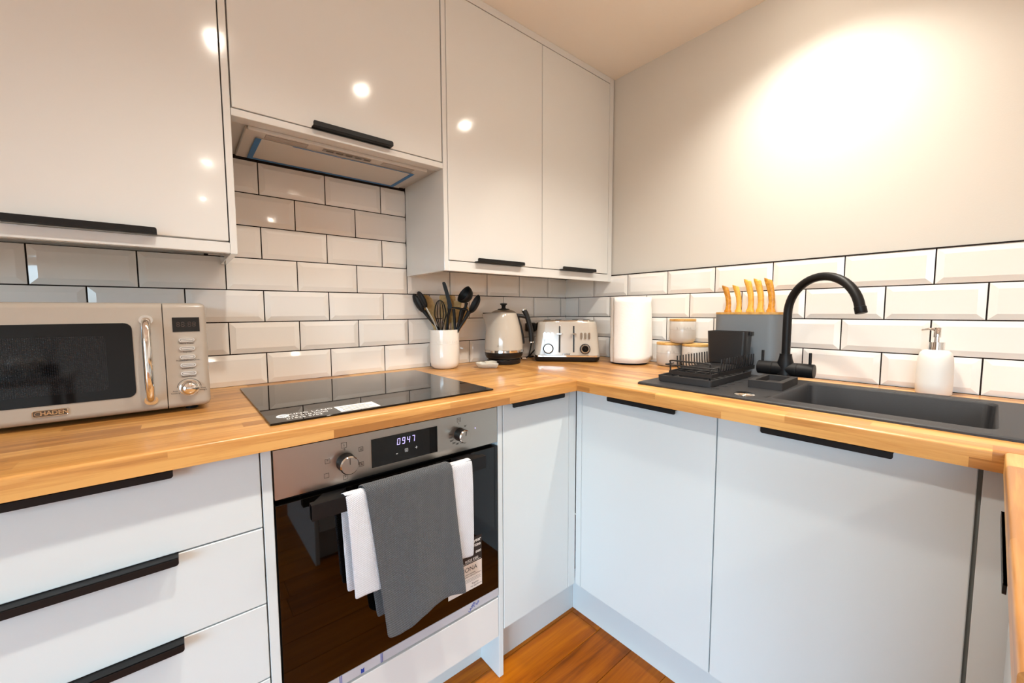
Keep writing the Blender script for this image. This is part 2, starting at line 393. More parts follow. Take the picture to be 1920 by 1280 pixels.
# right wall: 'a' is distance from the corner (= -y)
rows(wall_r, 'R', 0.001, 2.6, 1, 4, 0.09284, 0.19404)
obj('grout', bx(-2.75, 0.002, 0.0015, 0.010, 0.905, rowtop(4)), 'grout', wall_l)
obj('grout', bx(-1.61, -0.95, 0.0015, 0.010, rowtop(4), 1.66), 'grout', wall_l)
obj('grout', bx(0.0015, 0.006, -2.6, 0.0, 0.905, rowtop(4)-0.001), 'grout', wall_r)
obj('grout_bead', bx(-0.0015, 0.006, -2.6, 0.0, rowtop(4)-0.0015, rowtop(4)+0.0028), 'grout', wall_r)

# ------------------------------------------------------------------ handles
def pull(parent, L_, at, face, down):
    """edge pull: thin plate over the door edge with a lip. face 'y' -> faces -y, 'x' -> faces -x, 'ny' -> faces +y. down: lip points down (base units)"""
    s = -1 if down else 1
    bm = B()
    box(bm, -L_/2, L_/2, -0.022, 0.004, -0.001, 0.001)
    poly = rpoly(L_, 0.013, 0.0045, 4, 0, s*0.0055)
    poly = [(a, (b if (b*s) > 0.003 else -s*0.001)) for a, b in poly]
    pp = []
    for a, b in poly:
        if (b*s) <= 0: a = math.copysign(L_/2, a)
        if not pp or (abs(pp[-1][0]-a) > 1e-6 or abs(pp[-1][1]-b) > 1e-6): pp.append((a, b))
    prism(pp, -0.0225, -0.0195, 'y', bm)
    rz = {'y': 0, 'x': -PI/2, 'ny': PI}[face]
    return obj('handle', bm, 'black_metal', parent, at, (0, 0, rz), label='matt black edge pull handle')

# ------------------------------------------------------------------ wall cabinets
YF = -0.302
def door(parent, x0, x1, y0, y1, z0, z1, m_='gloss_door', name='door'):
    cx, cz, cyy = (x0+x1)/2, (z0+z1)/2, (y0+y1)/2
    return obj(name, bx(x0-cx, x1-cx, y0-cyy, y1-cyy, z0-cz, z1-cz, 0.0012, 1), m_, parent, (cx, cyy, cz))
DT, DB = 2.2195, 1.322
HL = 0.228
def dpull(d, x, y, z, face, down):
    pull(d, HL, (x-d.location.x, y-d.location.y, z-d.location.z), face, down)

wc = thing('wall_cabinet', 'glossy pale grey wall cabinet above the microwave', 'cabinet', (0, 0, 0))
obj('body', bx(-2.085, -1.5735, -0.281, -0.007, 1.322, 2.2195), 'carcass', wc)
d = door(wc, -2.083, -1.5735, YF, YF+0.02, DB, DT); dpull(d, -1.8225, YF, DB+0.001, 'y', False)
obj('end_panel', bx(-1.571, -1.5558, YF, -0.007, 1.2905, 2.249, 0.001, 1), 'gloss_door', wc)
obj('light_rail', bx(-2.085, -1.5715, YF, YF+0.018, 1.2925, 1.3185, 0.001, 1), 'gloss_door', wc)
obj('fascia', bx(-2.085, -1.5715, YF, YF+0.018, 2.2225, 2.249), 'gloss_door', wc)

wc0 = thing('wall_cabinet', 'glossy wall cabinet at the far left end of the run', 'cabinet', (0, 0, 0))
obj('body', bx(-2.6, -2.088, -0.281, -0.007, 1.322, 2.2195), 'carcass', wc0)
d = door(wc0, -2.598, -2.0865, YF, YF+0.02, DB, DT); dpull(d, -2.34, YF, DB+0.001, 'y', False)
obj('light_rail', bx(-2.6, -2.0865, YF, YF+0.018, 1.2925, 1.3185), 'gloss_door', wc0)
obj('fascia', bx(-2.6, -2.0865, YF, YF+0.018, 2.2225, 2.249), 'gloss_door', wc0)
obj('end_panel', bx(-2.616, -2.6005, YF, -0.007, 1.2905, 2.249, 0.001, 1), 'gloss_door', wc0)

hc = thing('wall_cabinet', 'short glossy wall cabinet over the hob with extractor below', 'cabinet', (0, 0, 0))
obj('body', bx(-1.555, -0.9555, -0.281, -0.007, 1.641, 2.2195), 'carcass', hc)
d = door(hc, -1.5523, -0.9585, YF, YF+0.02, 1.6515, DT); dpull(d, -1.256, YF, 1.6525, 'y', False)
obj('bottom_rail', bx(-1.5548, -0.9553, YF, -0.262, 1.6305, 1.6485, 0.001, 1), 'gloss_door', hc)
obj('soffit', bx(-1.5548, -0.9553, -0.262, 0.0005, 1.634, 1.6405), 'hood_white', hc)
obj('fascia', bx(-1.5548, -0.9553, YF, YF+0.018, 2.2225, 2.249), 'gloss_door', hc)

rc = thing('wall_cabinet', 'glossy double-door wall cabinet in the corner above kettle and toaster', 'cabinet', (0, 0, 0))
obj('body', bx(-0.9375, -0.003, -0.281, -0.007, 1.322, 2.2195), 'carcass', rc)
d = door(rc, -0.9362, -0.4828, YF, YF+0.02, 1.3245, DT); dpull(d, -0.7123, YF, 1.3255, 'y', False)
d = door(rc, -0.4805, -0.0335, YF, YF+0.02, 1.3245, DT); dpull(d, -0.261, YF, 1.3255, 'y', False)
obj('end_panel', bx(-0.9548, -0.9382, YF, -0.007, 1.2865, 2.249, 0.001, 1), 'gloss_door', rc)
obj('filler', bx(-0.031, -0.001, YF, YF+0.018, 1.2865, 2.249, 0.001, 1), 'gloss_door', rc)
obj('light_rail', bx(-0.9377, -0.0315, YF, YF+0.018, 1.2865, 1.3215, 0.001, 1), 'gloss_door', rc)
obj('fascia', bx(-0.9377, -0.0315, YF+0.001, YF+0.018, 2.2225, 2.249), 'gloss_door', rc)

# extractor
ex = thing('extractor_hood', 'built-in extractor hood with blue protective tape under the short cabinet', 'extractor', (0, 0, 1.633))
obj('plate', bx(-1.520, -0.988, -0.252, -0.022, -0.0095, 0.0, 0.002, 1), 'hood_white', ex)
obj('front_lip', bx(-1.515, -0.992, -0.262, -0.2525, -0.012, -0.0005, 0.003, 2), 'hood_white', ex)
obj('filter_panel', bx(-1.488, -1.022, -0.213, -0.038, -0.0125, -0.0097, 0.001, 1), 'hood_white', ex)
bm = B()
for x0, x1, y0, y1 in ((-1.492, -1.478, -0.215, -0.034), (-1.478, -1.032, -0.046, -0.034), (-1.032, -1.018, -0.215, -0.034), (-1.40, -1.032, -0.215, -0.212)): box(bm, x0, x1, y0, y1, -0.0135, -0.0127)
obj('tape', bm, 'blue_tape', ex, label='blue protective tape border')
for x0, x1 in ((-1.472, -1.366), (-1.143, -1.035)): obj('light_lens', bx(x0, x1, -0.2495, -0.2215, -0.0112, -0.0097), 'hood_lens', ex)
obj('control_strip', bx(-1.325, -1.182, -0.247, -0.2285, -0.0118, -0.0097, 0.001, 1), 'hood_control', ex)
for k in range(5): obj('control_button', bx(-1.315+k*0.028, -1.295+k*0.028, -0.2425, -0.234, -0.0128, -0.0118), 'soft_print', ex)
obj('latch', bx(-1.285, -1.25, -0.207, -0.191, -0.0142, -0.0126, 0.0006, 1), 'hood_white', ex)

# ------------------------------------------------------------------ base cabinets
YB, XB = -0.602, -0.607
WZ, WU = 0.910, 0.8735
BT = 0.866
def base_body(t, x0, x1, y0, y1): obj('body', bx(x0, x1, y0, y1, 0.152, 0.872), 'carcass', t)
dr = thing('drawer_unit', 'four-drawer base unit with long black pulls left of the oven', 'drawer unit', (0, 0, 0))
base_body(dr, -2.066, -1.5685, -0.58, -0.02)
for z0, z1 in ((0.7085, BT), (0.5455, 0.7055), (0.3825, 0.5425), (0.152, 0.3795)):
    d = door(dr, -2.064, -1.570, YB, YB+0.02, z0, z1, 'cool_lit_door', 'drawer'); dpull(d, -1.817, YB, z1+0.0012, 'y', True)
dr0 = thing('base_cabinet', 'pale grey base cabinet at the far left end of the run', 'cabinet', (0, 0, 0))
base_body(dr0, -2.598, -2.068, -0.58, -0.02)
d = door(dr0, -2.596, -2.067, YB, YB+0.02, 0.152, BT, 'cool_lit_door'); dpull(d, -2.33, YB, BT+0.0012, 'y', True)
obj('end_panel', bx(-2.616, -2.6, YB, -0.02, 0.0, 0.872, 0.001, 1), 'cool_lit_door', dr0)

hs = thing('oven_housing', 'white panels framing the built-in oven, reaching the floor', 'cabinet', (0, 0, 0))
obj('stile', bx(-1.5675, -1.549, YB, -0.02, 0.152, 0.872, 0.001, 1), 'cool_lit_door', hs)
obj('end_panel', bx(-0.960, -0.9425, YB, -0.02, 0.001, 0.872, 0.001, 1), 'cool_lit_door', hs)
obj('lower_panel', bx(-1.547, -0.9615, YB, YB+0.018, 0.140, 0.266, 0.001, 1), 'gloss_door', hs)
obj('shelf', bx(-1.547, -0.9615, YB+0.025, -0.02, 0.245, 0.262), 'carcass', hs)

bc = thing('base_cabinet', 'narrow base cabinet between the oven and the inner corner', 'cabinet', (0, 0, 0))
base_body(bc, -0.940, -0.603, -0.58, -0.02)
d = door(bc, -0.9395, -0.6445, YB, YB+0.02, 0.152, BT, 'cool_lit_door'); dpull(d, -0.8045, YB, BT+0.0012, 'y', True)
obj('corner_post', bx(-0.6425, -0.6075, YB, YB+0.018, 0.152, 0.872, 0.001, 1), 'cool_lit_door', bc)
sk = thing('sink_cabinet', 'wide base cabinet under the draining board beside the inner corner', 'cabinet', (0, 0, 0))
bm = B(); box(bm, -0.585, -0.567, -1.078, -0.606, 0.152, 0.872); box(bm, -0.585, -0.02, -1.078, -1.062, 0.152, 0.872); box(bm, -0.585, -0.02, -0.622, -0.606, 0.152, 0.872); box(bm, -0.585, -0.02, -1.078, -0.606, 0.152, 0.17)
obj('body', bm, 'carcass', sk)
obj('corner_post', bx(XB, XB+0.018, -0.627, -0.6035, 0.152, 0.872, 0.001, 1), 'cool_lit_door', sk)
d = door(sk, XB, XB+0.02, -1.0787, -0.6285, 0.152, BT, 'cool_lit_door'); dpull(d, XB, -0.862, BT+0.0012, 'x', True)
dw = thing('dishwasher', 'integrated dishwasher door under the sink bowl with black pull', 'dishwasher', (0, 0, 0))
bm = B(); box(bm, -0.585, -0.567, -1.52, -1.082, 0.152, 0.68); box(bm, -0.567, -0.03, -1.52, -1.082, 0.152, 0.68)
obj('body', bm, 'carcass', dw)
d = door(dw, XB, XB+0.02, -1.5215, -1.0815, 0.152, BT, 'cool_lit_door'); dpull(d, XB, -1.301, BT+0.0012, 'x', True)
cf = thing('filler_panel', 'narrow pale filler panel between dishwasher and peninsula', 'panel', (0, 0, 0))
obj('panel', bx(XB, XB+0.018, -1.575, -1.5275, 0.152, 0.872, 0.001, 1), 'cool_lit_door', cf)
mat('gap_shade_grey', '#6d7371', 0.6)  # grey strip stands in for the shade inside the open gap
obj('gap_shade_strip', bx(XB+0.008, XB+0.018, -1.5273, -1.5217, 0.152, 0.872), 'gap_shade_grey', cf)
obj('return', bx(XB+0.019, -0.53, -1.575, -1.558, 0.152, 0.872), 'carcass', cf)
pn = thing('peninsula_cabinet', 'base cabinet of the peninsula at the right edge, seen edge-on', 'cabinet', (0, 0, 0))
YP = -1.568
obj('body', bx(-1.236, -0.612, -2.15, YP-0.022, 0.152, 0.872), 'carcass', pn)
d = door(pn, -1.234, -0.632, YP-0.02, YP, 0.152, BT, 'cool_lit_door'); dpull(d, -0.938, YP, BT+0.0012, 'ny', True)
obj('end_panel', bx(-1.254, -1.2365, -2.17, YP, 0.001, 0.872, 0.001, 1), 'cool_lit_door', pn)
# plinths
struct(obj('baseboard_left', bx(-2.6, -0.9605, -0.503, -0.487, 0, 0.15), 'cool_lit_door'), 'recessed grey plinth under the oven run')
struct(obj('baseboard_corner', bx(-0.942, -0.5525, -0.5455, -0.53, 0, 0.15), 'cool_lit_door'), 'recessed grey plinth under the narrow cabinet')
struct(obj('baseboard_right', bx(-0.552, -0.536, -1.62, -0.5457, 0, 0.15), 'cool_lit_door'), 'recessed grey plinth under the sink run')
struct(obj('baseboard_peninsula', bx(-1.236, -0.553, -1.64, -1.624, 0, 0.15), 'cool_lit_door'))

# ------------------------------------------------------------------ oak worktops (staves)
SW = 0.0398
def stave_geo(L_, w, z0, z1, rnd=None, end=None):
    """stave along local x. rnd: '-'/'+' side whose top edge is rounded"""
    h0, h1 = z0, z1
    pr = [(-w/2, h0), (w/2, h0)]
    R_ = 0.0055
    def arc(cx, cz, a0, a1): return [(cx+R_*math.cos(a0+(a1-a0)*k/5), cz+R_*math.sin(a0+(a1-a0)*k/5)) for k in range(6)]
    if rnd == '+': pr += arc(w/2-R_, h1-R_, 0, PI/2)
    else: pr.append((w/2, h1))
    if rnd == '-': pr += arc(-w/2+R_, h1-R_, PI/2, PI)
    else: pr.append((-w/2, h1))
    return prism(pr, -L_/2, L_/2, 'x')
def worktop(label, along, a0, a1, b0, nrow, cuts=(), rnd_row=None, rnd='-', roundends=None):
    """along 'x': rows stack in y from b0 upward; along 'y': rows stack in x from b0"""
    t = thing('worktop', label, 'worktop', ((a0+a1)/2 if along == 'x' else b0, b0 if along == 'x' else (a0+a1)/2, WU))
    for r in range(nrow):
        c0 = b0+r*SW; c1 = c0+SW; cc = (c0+c1)/2
        lay = [(WU, (WU+WZ)/2, None), ((WU+WZ)/2, WZ, rnd)] if r == rnd_row else [(WU, WZ, None)]
        for z0, z1, rr in lay:
            segs = []; a = a0-random.uniform(0, 0.4)
            while a < a1:
                L_ = random.uniform(0.28, 0.62); segs.append((max(a, a0), min(a+L_, a1))); a += L_
            for s0, s1 in segs:
                pieces = [(s0, s1)]
                for (p0, p1, q0, q1) in cuts:
                    if cc > q0 and cc < q1:
                        nw = []
                        for u0, u1 in pieces:
                            if u1 <= p0 or u0 >= p1: nw.append((u0, u1)); continue
                            if u0 < p0: nw.append((u0, p0))
                            if u1 > p1: nw.append((p1, u1))
                        pieces = nw
                for u0, u1 in pieces:
                    if u1-u0 < 0.004: continue
                    g = stave_geo(u1-u0, SW, z0-WU, z1-WU, rr)
                    if along == 'x': loc = ((u0+u1)/2-t.location.x, cc-t.location.y, 0); ro = (0, 0, 0)
                    else: loc = (cc-t.location.x, (u0+u1)/2-t.location.y, 0); ro = (0, 0, PI/2)
                    obj('stave', g, 'oak_top', t, loc, ro, smooth=40 if rr else None)
    return t
EY, EX = -0.6372, -0.6440
worktop('oak worktop holding the microwave and the hob', 'x', -2.62, EX, EY, 16, cuts=[(-1.53, -0.98, -0.57, -0.10)], rnd_row=0, rnd='-')
BOWL = (-0.505, -0.168, -1.542, -1.165)
# rows along y rotated +90deg: local +y -> world -x, so the front (low x) edge is the local '+' side
worktop('oak worktop along the right wall holding the sink', 'y', -2.19, -0.0005, EX, 16, cuts=[(BOWL[2]-0.02, BOWL[3]+0.02, BOWL[0]-0.03, BOWL[1]+0.03)], rnd_row=0, rnd='+')
worktop('oak peninsula worktop end at the right edge of the view', 'x', -1.27, EX, -2.185, 16, rnd_row=15, rnd='+')

# ------------------------------------------------------------------ hob
hb = thing('induction_hob', 'black glass induction hob set in the oak worktop', 'hob', (-1.256, -0.337, 0.9103))
obj('glass', bx(-0.290, 0.290, -0.2535, 0.2535, 0, 0.0045, 0.0012, 2), 'hob_glass', hb)
obj('underbody', bx(-0.27, 0.27, -0.228, 0.232, -0.045, -0.0004), 'black_plastic', hb)
obj('sticker', bx(-0.145, -0.052, -0.245, -0.185, 0.0046, 0.0049), 'white_sticker', hb, label='white paper sticker')
for k in range(4):
    obj('sticker_line', bx(-0.136, -0.062-0.012*(k % 2), -0.240+k*0.0125, -0.2375+k*0.0125, 0.0049, 0.00505), 'soft_print', hb)
bm = B(); tube([(-0.258+0.011*math.cos(a), -0.200+0.009*math.sin(a), 0.0046) for a in [2*PI*k/20 for k in range(20)]], 0.0018, 4, bm, closed=True)
obj('printed_mark', bm, 'white_print', hb)
text('lettering', 'KING LAND', 0.018, 'white_print', hb, (-0.198, -0.193, 0.0046), (0, 0, 0), ext=0.0001)
text('lettering', '0333 010 0000', 0.0155, 'white_print', hb, (-0.213, -0.214, 0.0046), (0, 0, 0), ext=0.0001)
text('lettering', '01525 5782', 0.0155, 'white_print', hb, (-0.219, -0.232, 0.0046), (0, 0, 0), ext=0.0001)
for cx, cz, r_ in ((-0.15, 0.1, 0.09), (0.13, 0.11, 0.075), (0.15, -0.09, 0.1)):
    pass

# ------------------------------------------------------------------ oven
ov = thing('oven', 'built-in electric oven with steel control panel and black glass door', 'oven', (-1.2545, -0.580, 0.2700))
OX, OY, OZ = ov.location
def oo(name, x0, x1, y0, y1, z0, z1, m_, bev=0.0, seg=2, parent=None, label=None):
    return obj(name, bx(x0-OX, x1-OX, y0-OY, y1-OY, z0-OZ, z1-OZ, bev, seg), m_, parent or ov, label=label, smooth=40 if bev else None, wn_=bool(bev))
oo('cavity', -1.535, -0.975, -0.579, -0.06, 0.272, 0.855, 'black_plastic')
oo('control_panel', -1.546, -0.9625, -0.602, -0.581, 0.7555, 0.861, 'steel', 0.001)
oo('display', -1.342, -1.165, -0.6035, -0.6021, 0.773, 0.842, 'display_glass')
oo('display_edge', -1.187, -1.165, -0.6040, -0.6036, 0.773, 0.842, 'dark_glass')
def seg7(ch, cx, cz, w=0.0078, h=0.0165, t=0.0016, sl=0.10):
    S = {'0': 'abcdef', '9': 'abcdfg', '4': 'bcfg', '7': 'abc'}[ch]; bm = B()
    R_ = {'a': (-w/2+t*.6, w/2-t*.6, h/2-t, h/2), 'd': (-w/2+t*.6, w/2-t*.6, -h/2, -h/2+t), 'g': (-w/2+t*.6, w/2-t*.6, -t/2, t/2), 'b': (w/2-t, w/2, t*.3, h/2-t*.4), 'c': (w/2-t, w/2, -h/2+t*.4, -t*.3), 'f': (-w/2, -w/2+t, t*.3, h/2-t*.4), 'e': (-w/2, -w/2+t, -h/2+t*.4, -t*.3)}
    for c_ in S: x0, x1, z0, z1 = R_[c_]; box(bm, x0, x1, -0.0001, 0.0001, z0, z1)
    for v in bm.verts: v.co.x += v.co.z*sl
    obj('clock_digit', bm, 'led', ov, (cx-OX, -0.6037-OY, cz-OZ))
for k, ch in enumerate('0947'): seg7(ch, -1.2735+k*0.0132, 0.8235)
text('lettering', '-', 0.02, 'white_print', ov, (-1.279-OX, -0.6037-OY, 0.7955-OZ), ext=0.0001)
text('lettering', '+', 0.014, 'white_print', ov, (-1.226-OX, -0.6037-OY, 0.798-OZ), ext=0.0001)
def sq(cx, cz, s, m_, name='printed_symbol', y=-0.6024, parent=ov, t=0.0009):
    bm = B()
    for x0, x1, z0, z1 in ((-s, s, s-t, s), (-s, s, -s, -s+t), (-s, -s+t, -s, s), (s-t, s, -s, s)): box(bm, cx+x0-OX, cx+x1-OX, y-OY, y-OY+0.0003, cz+z0-OZ, cz+z1-OZ)
    obj(name, bm, m_, parent)
sq(-1.2535, 0.7975, 0.0042, 'white_print', y=-0.6038)
text('lettering', 'o', 0.008, 'white_print', ov, (-1.2535-OX, -0.6038-OY, 0.798-OZ), ext=0.0001)
def knob(cx, cz, r_, rotp):
    k = obj('knob', lathe([(r_*1.03, 0.0), (r_*1.03, -0.004), (r_, -0.006), (r_, -0.026), (0, -0.026)], 40, axis='y'), 'black_metal', ov, (cx-OX, -0.6023-OY, cz-OZ), smooth=35, label='round oven knob')
    obj('knob_ring', lathe([(r_*0.99, -0.0262), (r_*1.01, -0.0285), (r_*0.90, -0.031), (r_*0.90, -0.0262)], 40, axis='y'), 'chrome', k, smooth=35)
    obj('knob_face', lathe([(r_*0.90, -0.0265), (r_*0.90, -0.0305), (0, -0.031)], 40, axis='y'), 'steel', k, smooth=35)
    bm = bx(-0.0007, 0.0007, -0.0318, -0.0308, 0.003, r_*0.82); obj('pointer', bm, 'dark_print', k, rot=(0, rotp, 0))
knob(-1.402, 0.803, 0.0205, 0.0); knob(-1.0945, 0.8055, 0.0175, 0.12)
for cx, cz, g in ((-1.4045, 0.8425, '!'), (-1.3665, 0.825, '?'), (-1.366, 0.789, 'x'), (-1.4035, 0.7675, '*'), (-1.444, 0.782, ''), (-1.441, 0.814, '*')):
    sq(cx, cz, 0.0052 if g != '!' else 0.0062, 'dark_print', t=0.0007)
    if g: text('lettering', {'!': 'i', '?': 'o', 'x': '%', '*': '*'}[g], 0.009, 'dark_print', ov, (cx-OX, -0.6024-OY, cz-OZ), ext=0.0001)
text('lettering', '0', 0.007, 'dark_print', ov, (-1.4035-OX, -0.6024-OY, 0.8325-OZ), ext=0.0001)
sq(-1.0965, 0.846, 0.0058, 'dark_print', t=0.0007)
text('lettering', '°C', 0.0075, 'dark_print', ov, (-1.0965-OX, -0.6024-OY, 0.846-OZ), ext=0.0001)
text('lettering', '•', 0.01, 'dark_print', ov, (-1.0965-OX, -0.6024-OY, 0.8345-OZ), ext=0.0001)
for s_, a_ in (('50°', 48), ('100°', -12), ('150°', -75), ('180°', -105), ('200°', -128), ('220°', -150), ('250°', -170), ('Max', 170)):
    a_ = math.radians(a_); text('lettering', s_, 0.0065, 'dark_print', ov, (-1.0945+0.029*math.cos(a_)-OX, -0.6024-OY, 0.8055+0.0265*math.sin(a_)-OZ), ext=0.0001)
obj('indicator_lamp', lathe([(0.0016, 0), (0.0016, -0.0006), (0, -0.0006)], 12, axis='y'), 'led', ov, (-1.042-OX, -0.6022-OY, 0.813-OZ))
dg = oo('door_glass', -1.546, -0.9625, -0.604, -0.5815, 0.300, 0.7445, 'oven_glass', 0.0015)
oo('door_trim', -1.546, -0.9625, -0.6035, -0.5815, 0.2745, 0.2992, 'film', 0.0008, label='steel door trim still wrapped in protective film')
for xx in (-1.335, -1.3315, -1.433, -1.4295): oo('film_stripe', xx, xx+0.0016, -0.6039, -0.6036, 0.275, 0.299, 'blue_print')
obj('film_mark', prism([(-0.004, 0), (0.004, 0), (0.004, 0.012), (0, 0.009), (-0.004, 0.012)], 0, 0.0003, 'y'), 'blue_print', ov, (-1.380-OX, -0.604-OY, 0.277-OZ))
text('film_lettering', 'LASER', 0.011, 'blue_print', ov, (-1.061-OX, -0.6038-OY, 0.2858-OZ), rot=(PI/2, -0.75, 0), ext=0.0001, bold=0.0002)
text('film_lettering', '° Sol', 0.011, 'blue_print', ov, (-1.044-OX, -0.6038-OY, 0.2875-OZ), rot=(PI/2, -0.75, 0), ext=0.0001, bold=0.0002)
# energy / guarantee sticker
SX0, SX1 = -1.140, -1.0248
oo('sticker_top', SX0, SX1, -0.60455, -0.6041, 0.4205, 0.4945, 'black_sticker', label='black half of the guarantee sticker')
oo('sticker_bottom', SX0, SX1, -0.60455, -0.6041, 0.3415, 0.4200, 'cream_sticker', label='cream half of the guarantee sticker')
def st(s, sz, m_, x, z, al='RIGHT', b=0.0): text('lettering', s, sz, m_, ov, (x-OX, -0.6047-OY, z-OZ), ext=0.00005, align=al, bold=b)
st('2 year', 0.015, 'white_print', -1.0275, 0.4835, b=0.0003); st('guarantee', 0.0145, 'white_print', -1.0285, 0.4695, b=0.0003)
st('0000', 0.0095, 'white_print', -1.0275, 0.4475, b=0.0002); st('01525 5352', 0.0095, 'white_print', -1.0375, 0.430, b=0.0002)
oo('sticker_rule', SX0, -1.029, -0.6048, -0.60455, 0.4236, 0.4244, 'white_print')
st('LAMONA', 0.019, 'dark_print', -1.0415, 0.4045)
st('online available', 0.006, 'dark_print', -1.048, 0.3905); st('appliance advice 24 hours', 0.006, 'dark_print', -1.0275, 0.384)
for zz, x1_ in ((0.3745, -1.031), (0.3705, -1.028), (0.3665, -1.028)): oo('sticker_rule', SX0+0.002, x1_, -0.6047, -0.60455, zz, zz+0.0009, 'soft_print')
st('Register', 0.0075, 'dark_print', -1.036, 0.358); st('my appliance', 0.0075, 'dark_print', -1.0265, 0.350)
# handle
hd = oo('handle', -1.4885, -1.0395, -0.652, -0.633, 0.711, 0.746, 'black_metal', 0.0015, label='flat black oven door handle')
for s_ in (-1, 1):
    e = -1.4885 if s_ < 0 else -1.0395
    pl = [(e, -0.651), (e, -0.642), (e-s_*0.034, -0.6041), (e-s_*0.085, -0.6041), (e-s_*0.062, -0.634), (e-s_*0.062, -0.651)]
    bm = prism([(a-OX, b-OY) for a, b in pl], 0.7125-OZ, 0.7445-OZ, 'z'); obj('handle_bracket', bm, 'black_metal', hd)

# ------------------------------------------------------------------ towels on the oven handle
def drape(name, label, m_, xl, xr, zf, zb, off, ripple, ph, yb):
    """cloth over the bar: xl/xr(t) left/right edge along the front drop, zf/zb bottom of the front/back drop as functions of u"""
    bm = B(); NU, NS = 26, 46; bar_t = 0.7465+off; yfr, ybk = -0.6525-off, -0.6325+off
    grid = []
    for i in range(NU+1):
        u = i/NU; col = []
        for k in range(NS+1):
            s = k/NS
            if s < 0.30:                      # back drop, rising
                t = s/0.30; z = zb(u)+(bar_t-0.006-zb(u))*t; yy = ybk+(yb-ybk)*(1-t)**0.7; side = 0.6*(1-t)
                x = xl(1-t)*(1-u)+xr(1-t)*u-0.006
            elif s < 0.40:                    # over the bar
                t = (s-0.30)/0.10; yy = ybk+(yfr-ybk)*t; z = bar_t-0.006+0.0065*math.sin(PI*t)**0.6
                x = xl(0)*(1-u)+xr(0)*u-0.006*(1-t)
            else:
                t = (s-0.40)/0.60; z = bar_t-0.006+(zf(u)-bar_t+0.006)*t; yy = yfr-ripple*(1+math.sin(2*PI*(u*1.6+ph)))*t*0.7-0.004*math.sin(PI*t)
                x = xl(t)*(1-u)+xr(t)*u
            yy += 0.0006*math.sin(40*u+17*s+ph)
            col.append(bm.verts.new((x, yy, z)))
        grid.append(col)
    for i in range(NU):
        for k in range(NS): bm.faces.new((grid[i][k], grid[i+1][k], grid[i+1][k+1], grid[i][k+1]))
    c = Vector((-1.25, -0.64, 0.72))
    bmesh.ops.translate(bm, verts=bm.verts[:], vec=-c)
    o = obj(name, bm, m_, None, c, smooth=180); md = o.modifiers.new('thickness', 'SOLIDIFY'); md.thickness = 0.0022; md.offset = 0
    sb = o.modifiers.new('smooth', 'SUBSURF'); sb.levels = 1; sb.render_levels = 1
    tag(o, label, 'towel', 'tea towels on the oven handle'); return o
wt = drape('tea_towel', 'white textured tea towel hanging under the grey one on the oven handle', 'white_cloth',
      lambda t: -1.4205+0.012*t, lambda t: -1.0885+0.0015*t, lambda u: 0.505-0.03*u+0.004*math.sin(9*u), lambda u: 0.505, 0.0016, 0.0015, 0.1, -0.622)
def HEM(u):
    k = [(0, 0.384), (0.05, 0.3735), (0.15, 0.3715), (0.27, 0.376), (0.42, 0.392), (0.6, 0.402), (0.8, 0.402), (0.93, 0.396), (1, 0.393)]
    for (a, p), (b, q) in zip(k, k[1:]):
        if a <= u <= b: return p+(q-p)*(u-a)/(b-a)
gt = drape('tea_towel', 'dark grey textured tea towel hanging over the oven handle', 'grey_cloth',
      lambda t: -1.379+0.040*t, lambda t: -1.1545+0.034*t**1.3, HEM, lambda u: 0.405+0.02*u, 0.0075, 0.006, 0.55, -0.617)
def hem(parent, x0, x1, z0f, z1f, y, m_):
    pass

# ------------------------------------------------------------------ microwave
mw = thing('microwave', 'putty coloured retro microwave with chrome handle on the worktop', 'microwave', (-1.8565, -0.165, 0.910))
MX, MY, MZ = mw.location
FY = -0.318
def mo(name, bm, m_, parent=None, sm=35, label=None): return obj(name, bm, m_, parent or mw, smooth=sm, label=label, wn_=True)
def mbox(x0, x1, y0, y1, z0, z1, bev=0, seg=3, sel=None): return bx(x0-MX, x1-MX, y0-MY, y1-MY, z0-MZ, z1-MZ, bev, seg, sel)
mo('body', mbox(-2.083, -1.6305, -0.286, -0.012, 0.9225, 1.1655, 0.012, 4, lambda c, d: abs(d.y) > 0.05), 'putty_body')
outer = lambda xs: (lambda c, d: (c.y+MY < FY+0.001 and abs(c.x+MX-xs) > 0.002) or (abs(d.y) > 0.01 and abs(c.x+MX-xs) > 0.002))
mo('door', mbox(-2.085, -1.7098, FY, -0.287, 0.9205, 1.167, 0.013, 5, outer(-1.7098)), 'microwave_enamel')
cpn = mo('control_panel', mbox(-1.7080, -1.6285, FY, -0.287, 0.9205, 1.167, 0.013, 5, outer(-1.7080)), 'microwave_enamel')
wz0, wz1, wx0, wx1 = 0.958, 1.1225, -2.035, -1.7615
mo('window', prism([(a-MX, b-MZ) for a, b in rpoly(wx1-wx0, wz1-wz0, 0.014, 6, (wx0+wx1)/2, (wz0+wz1)/2)], FY-0.0012-MY, FY+0.002-MY), 'dark_glass', label='black glass microwave window')
mo('window_mesh', prism([(a-MX, b-MZ) for a, b in rpoly(0.205, 0.118, 0.008, 4, -1.907, 1.038)], FY-0.0016-MY, FY-0.0013-MY), 'perforated_glass')
hx = -1.7375
hp = spline([(hx, FY+0.002, 1.127), (hx, FY-0.018, 1.118), (hx, FY-0.030, 1.085), (hx, FY-0.033, 1.038), (hx, FY-0.030, 0.99), (hx, FY-0.018, 0.957), (hx, FY+0.002, 0.948)], 6)
mo('handle', tube([(p.x-MX, p.y-MY, p.z-MZ) for p in hp], 0.0082, 14), 'chrome', sm=60, label='curved chrome door handle')
for zc in (1.1285, 0.9465):
    mo('handle_rosette', prism([(a-MX, b-MZ) for a, b in rpoly(0.024, 0.021, 0.0104, 8, hx, zc)], FY-0.003-MY, FY+0.001-MY), 'chrome')
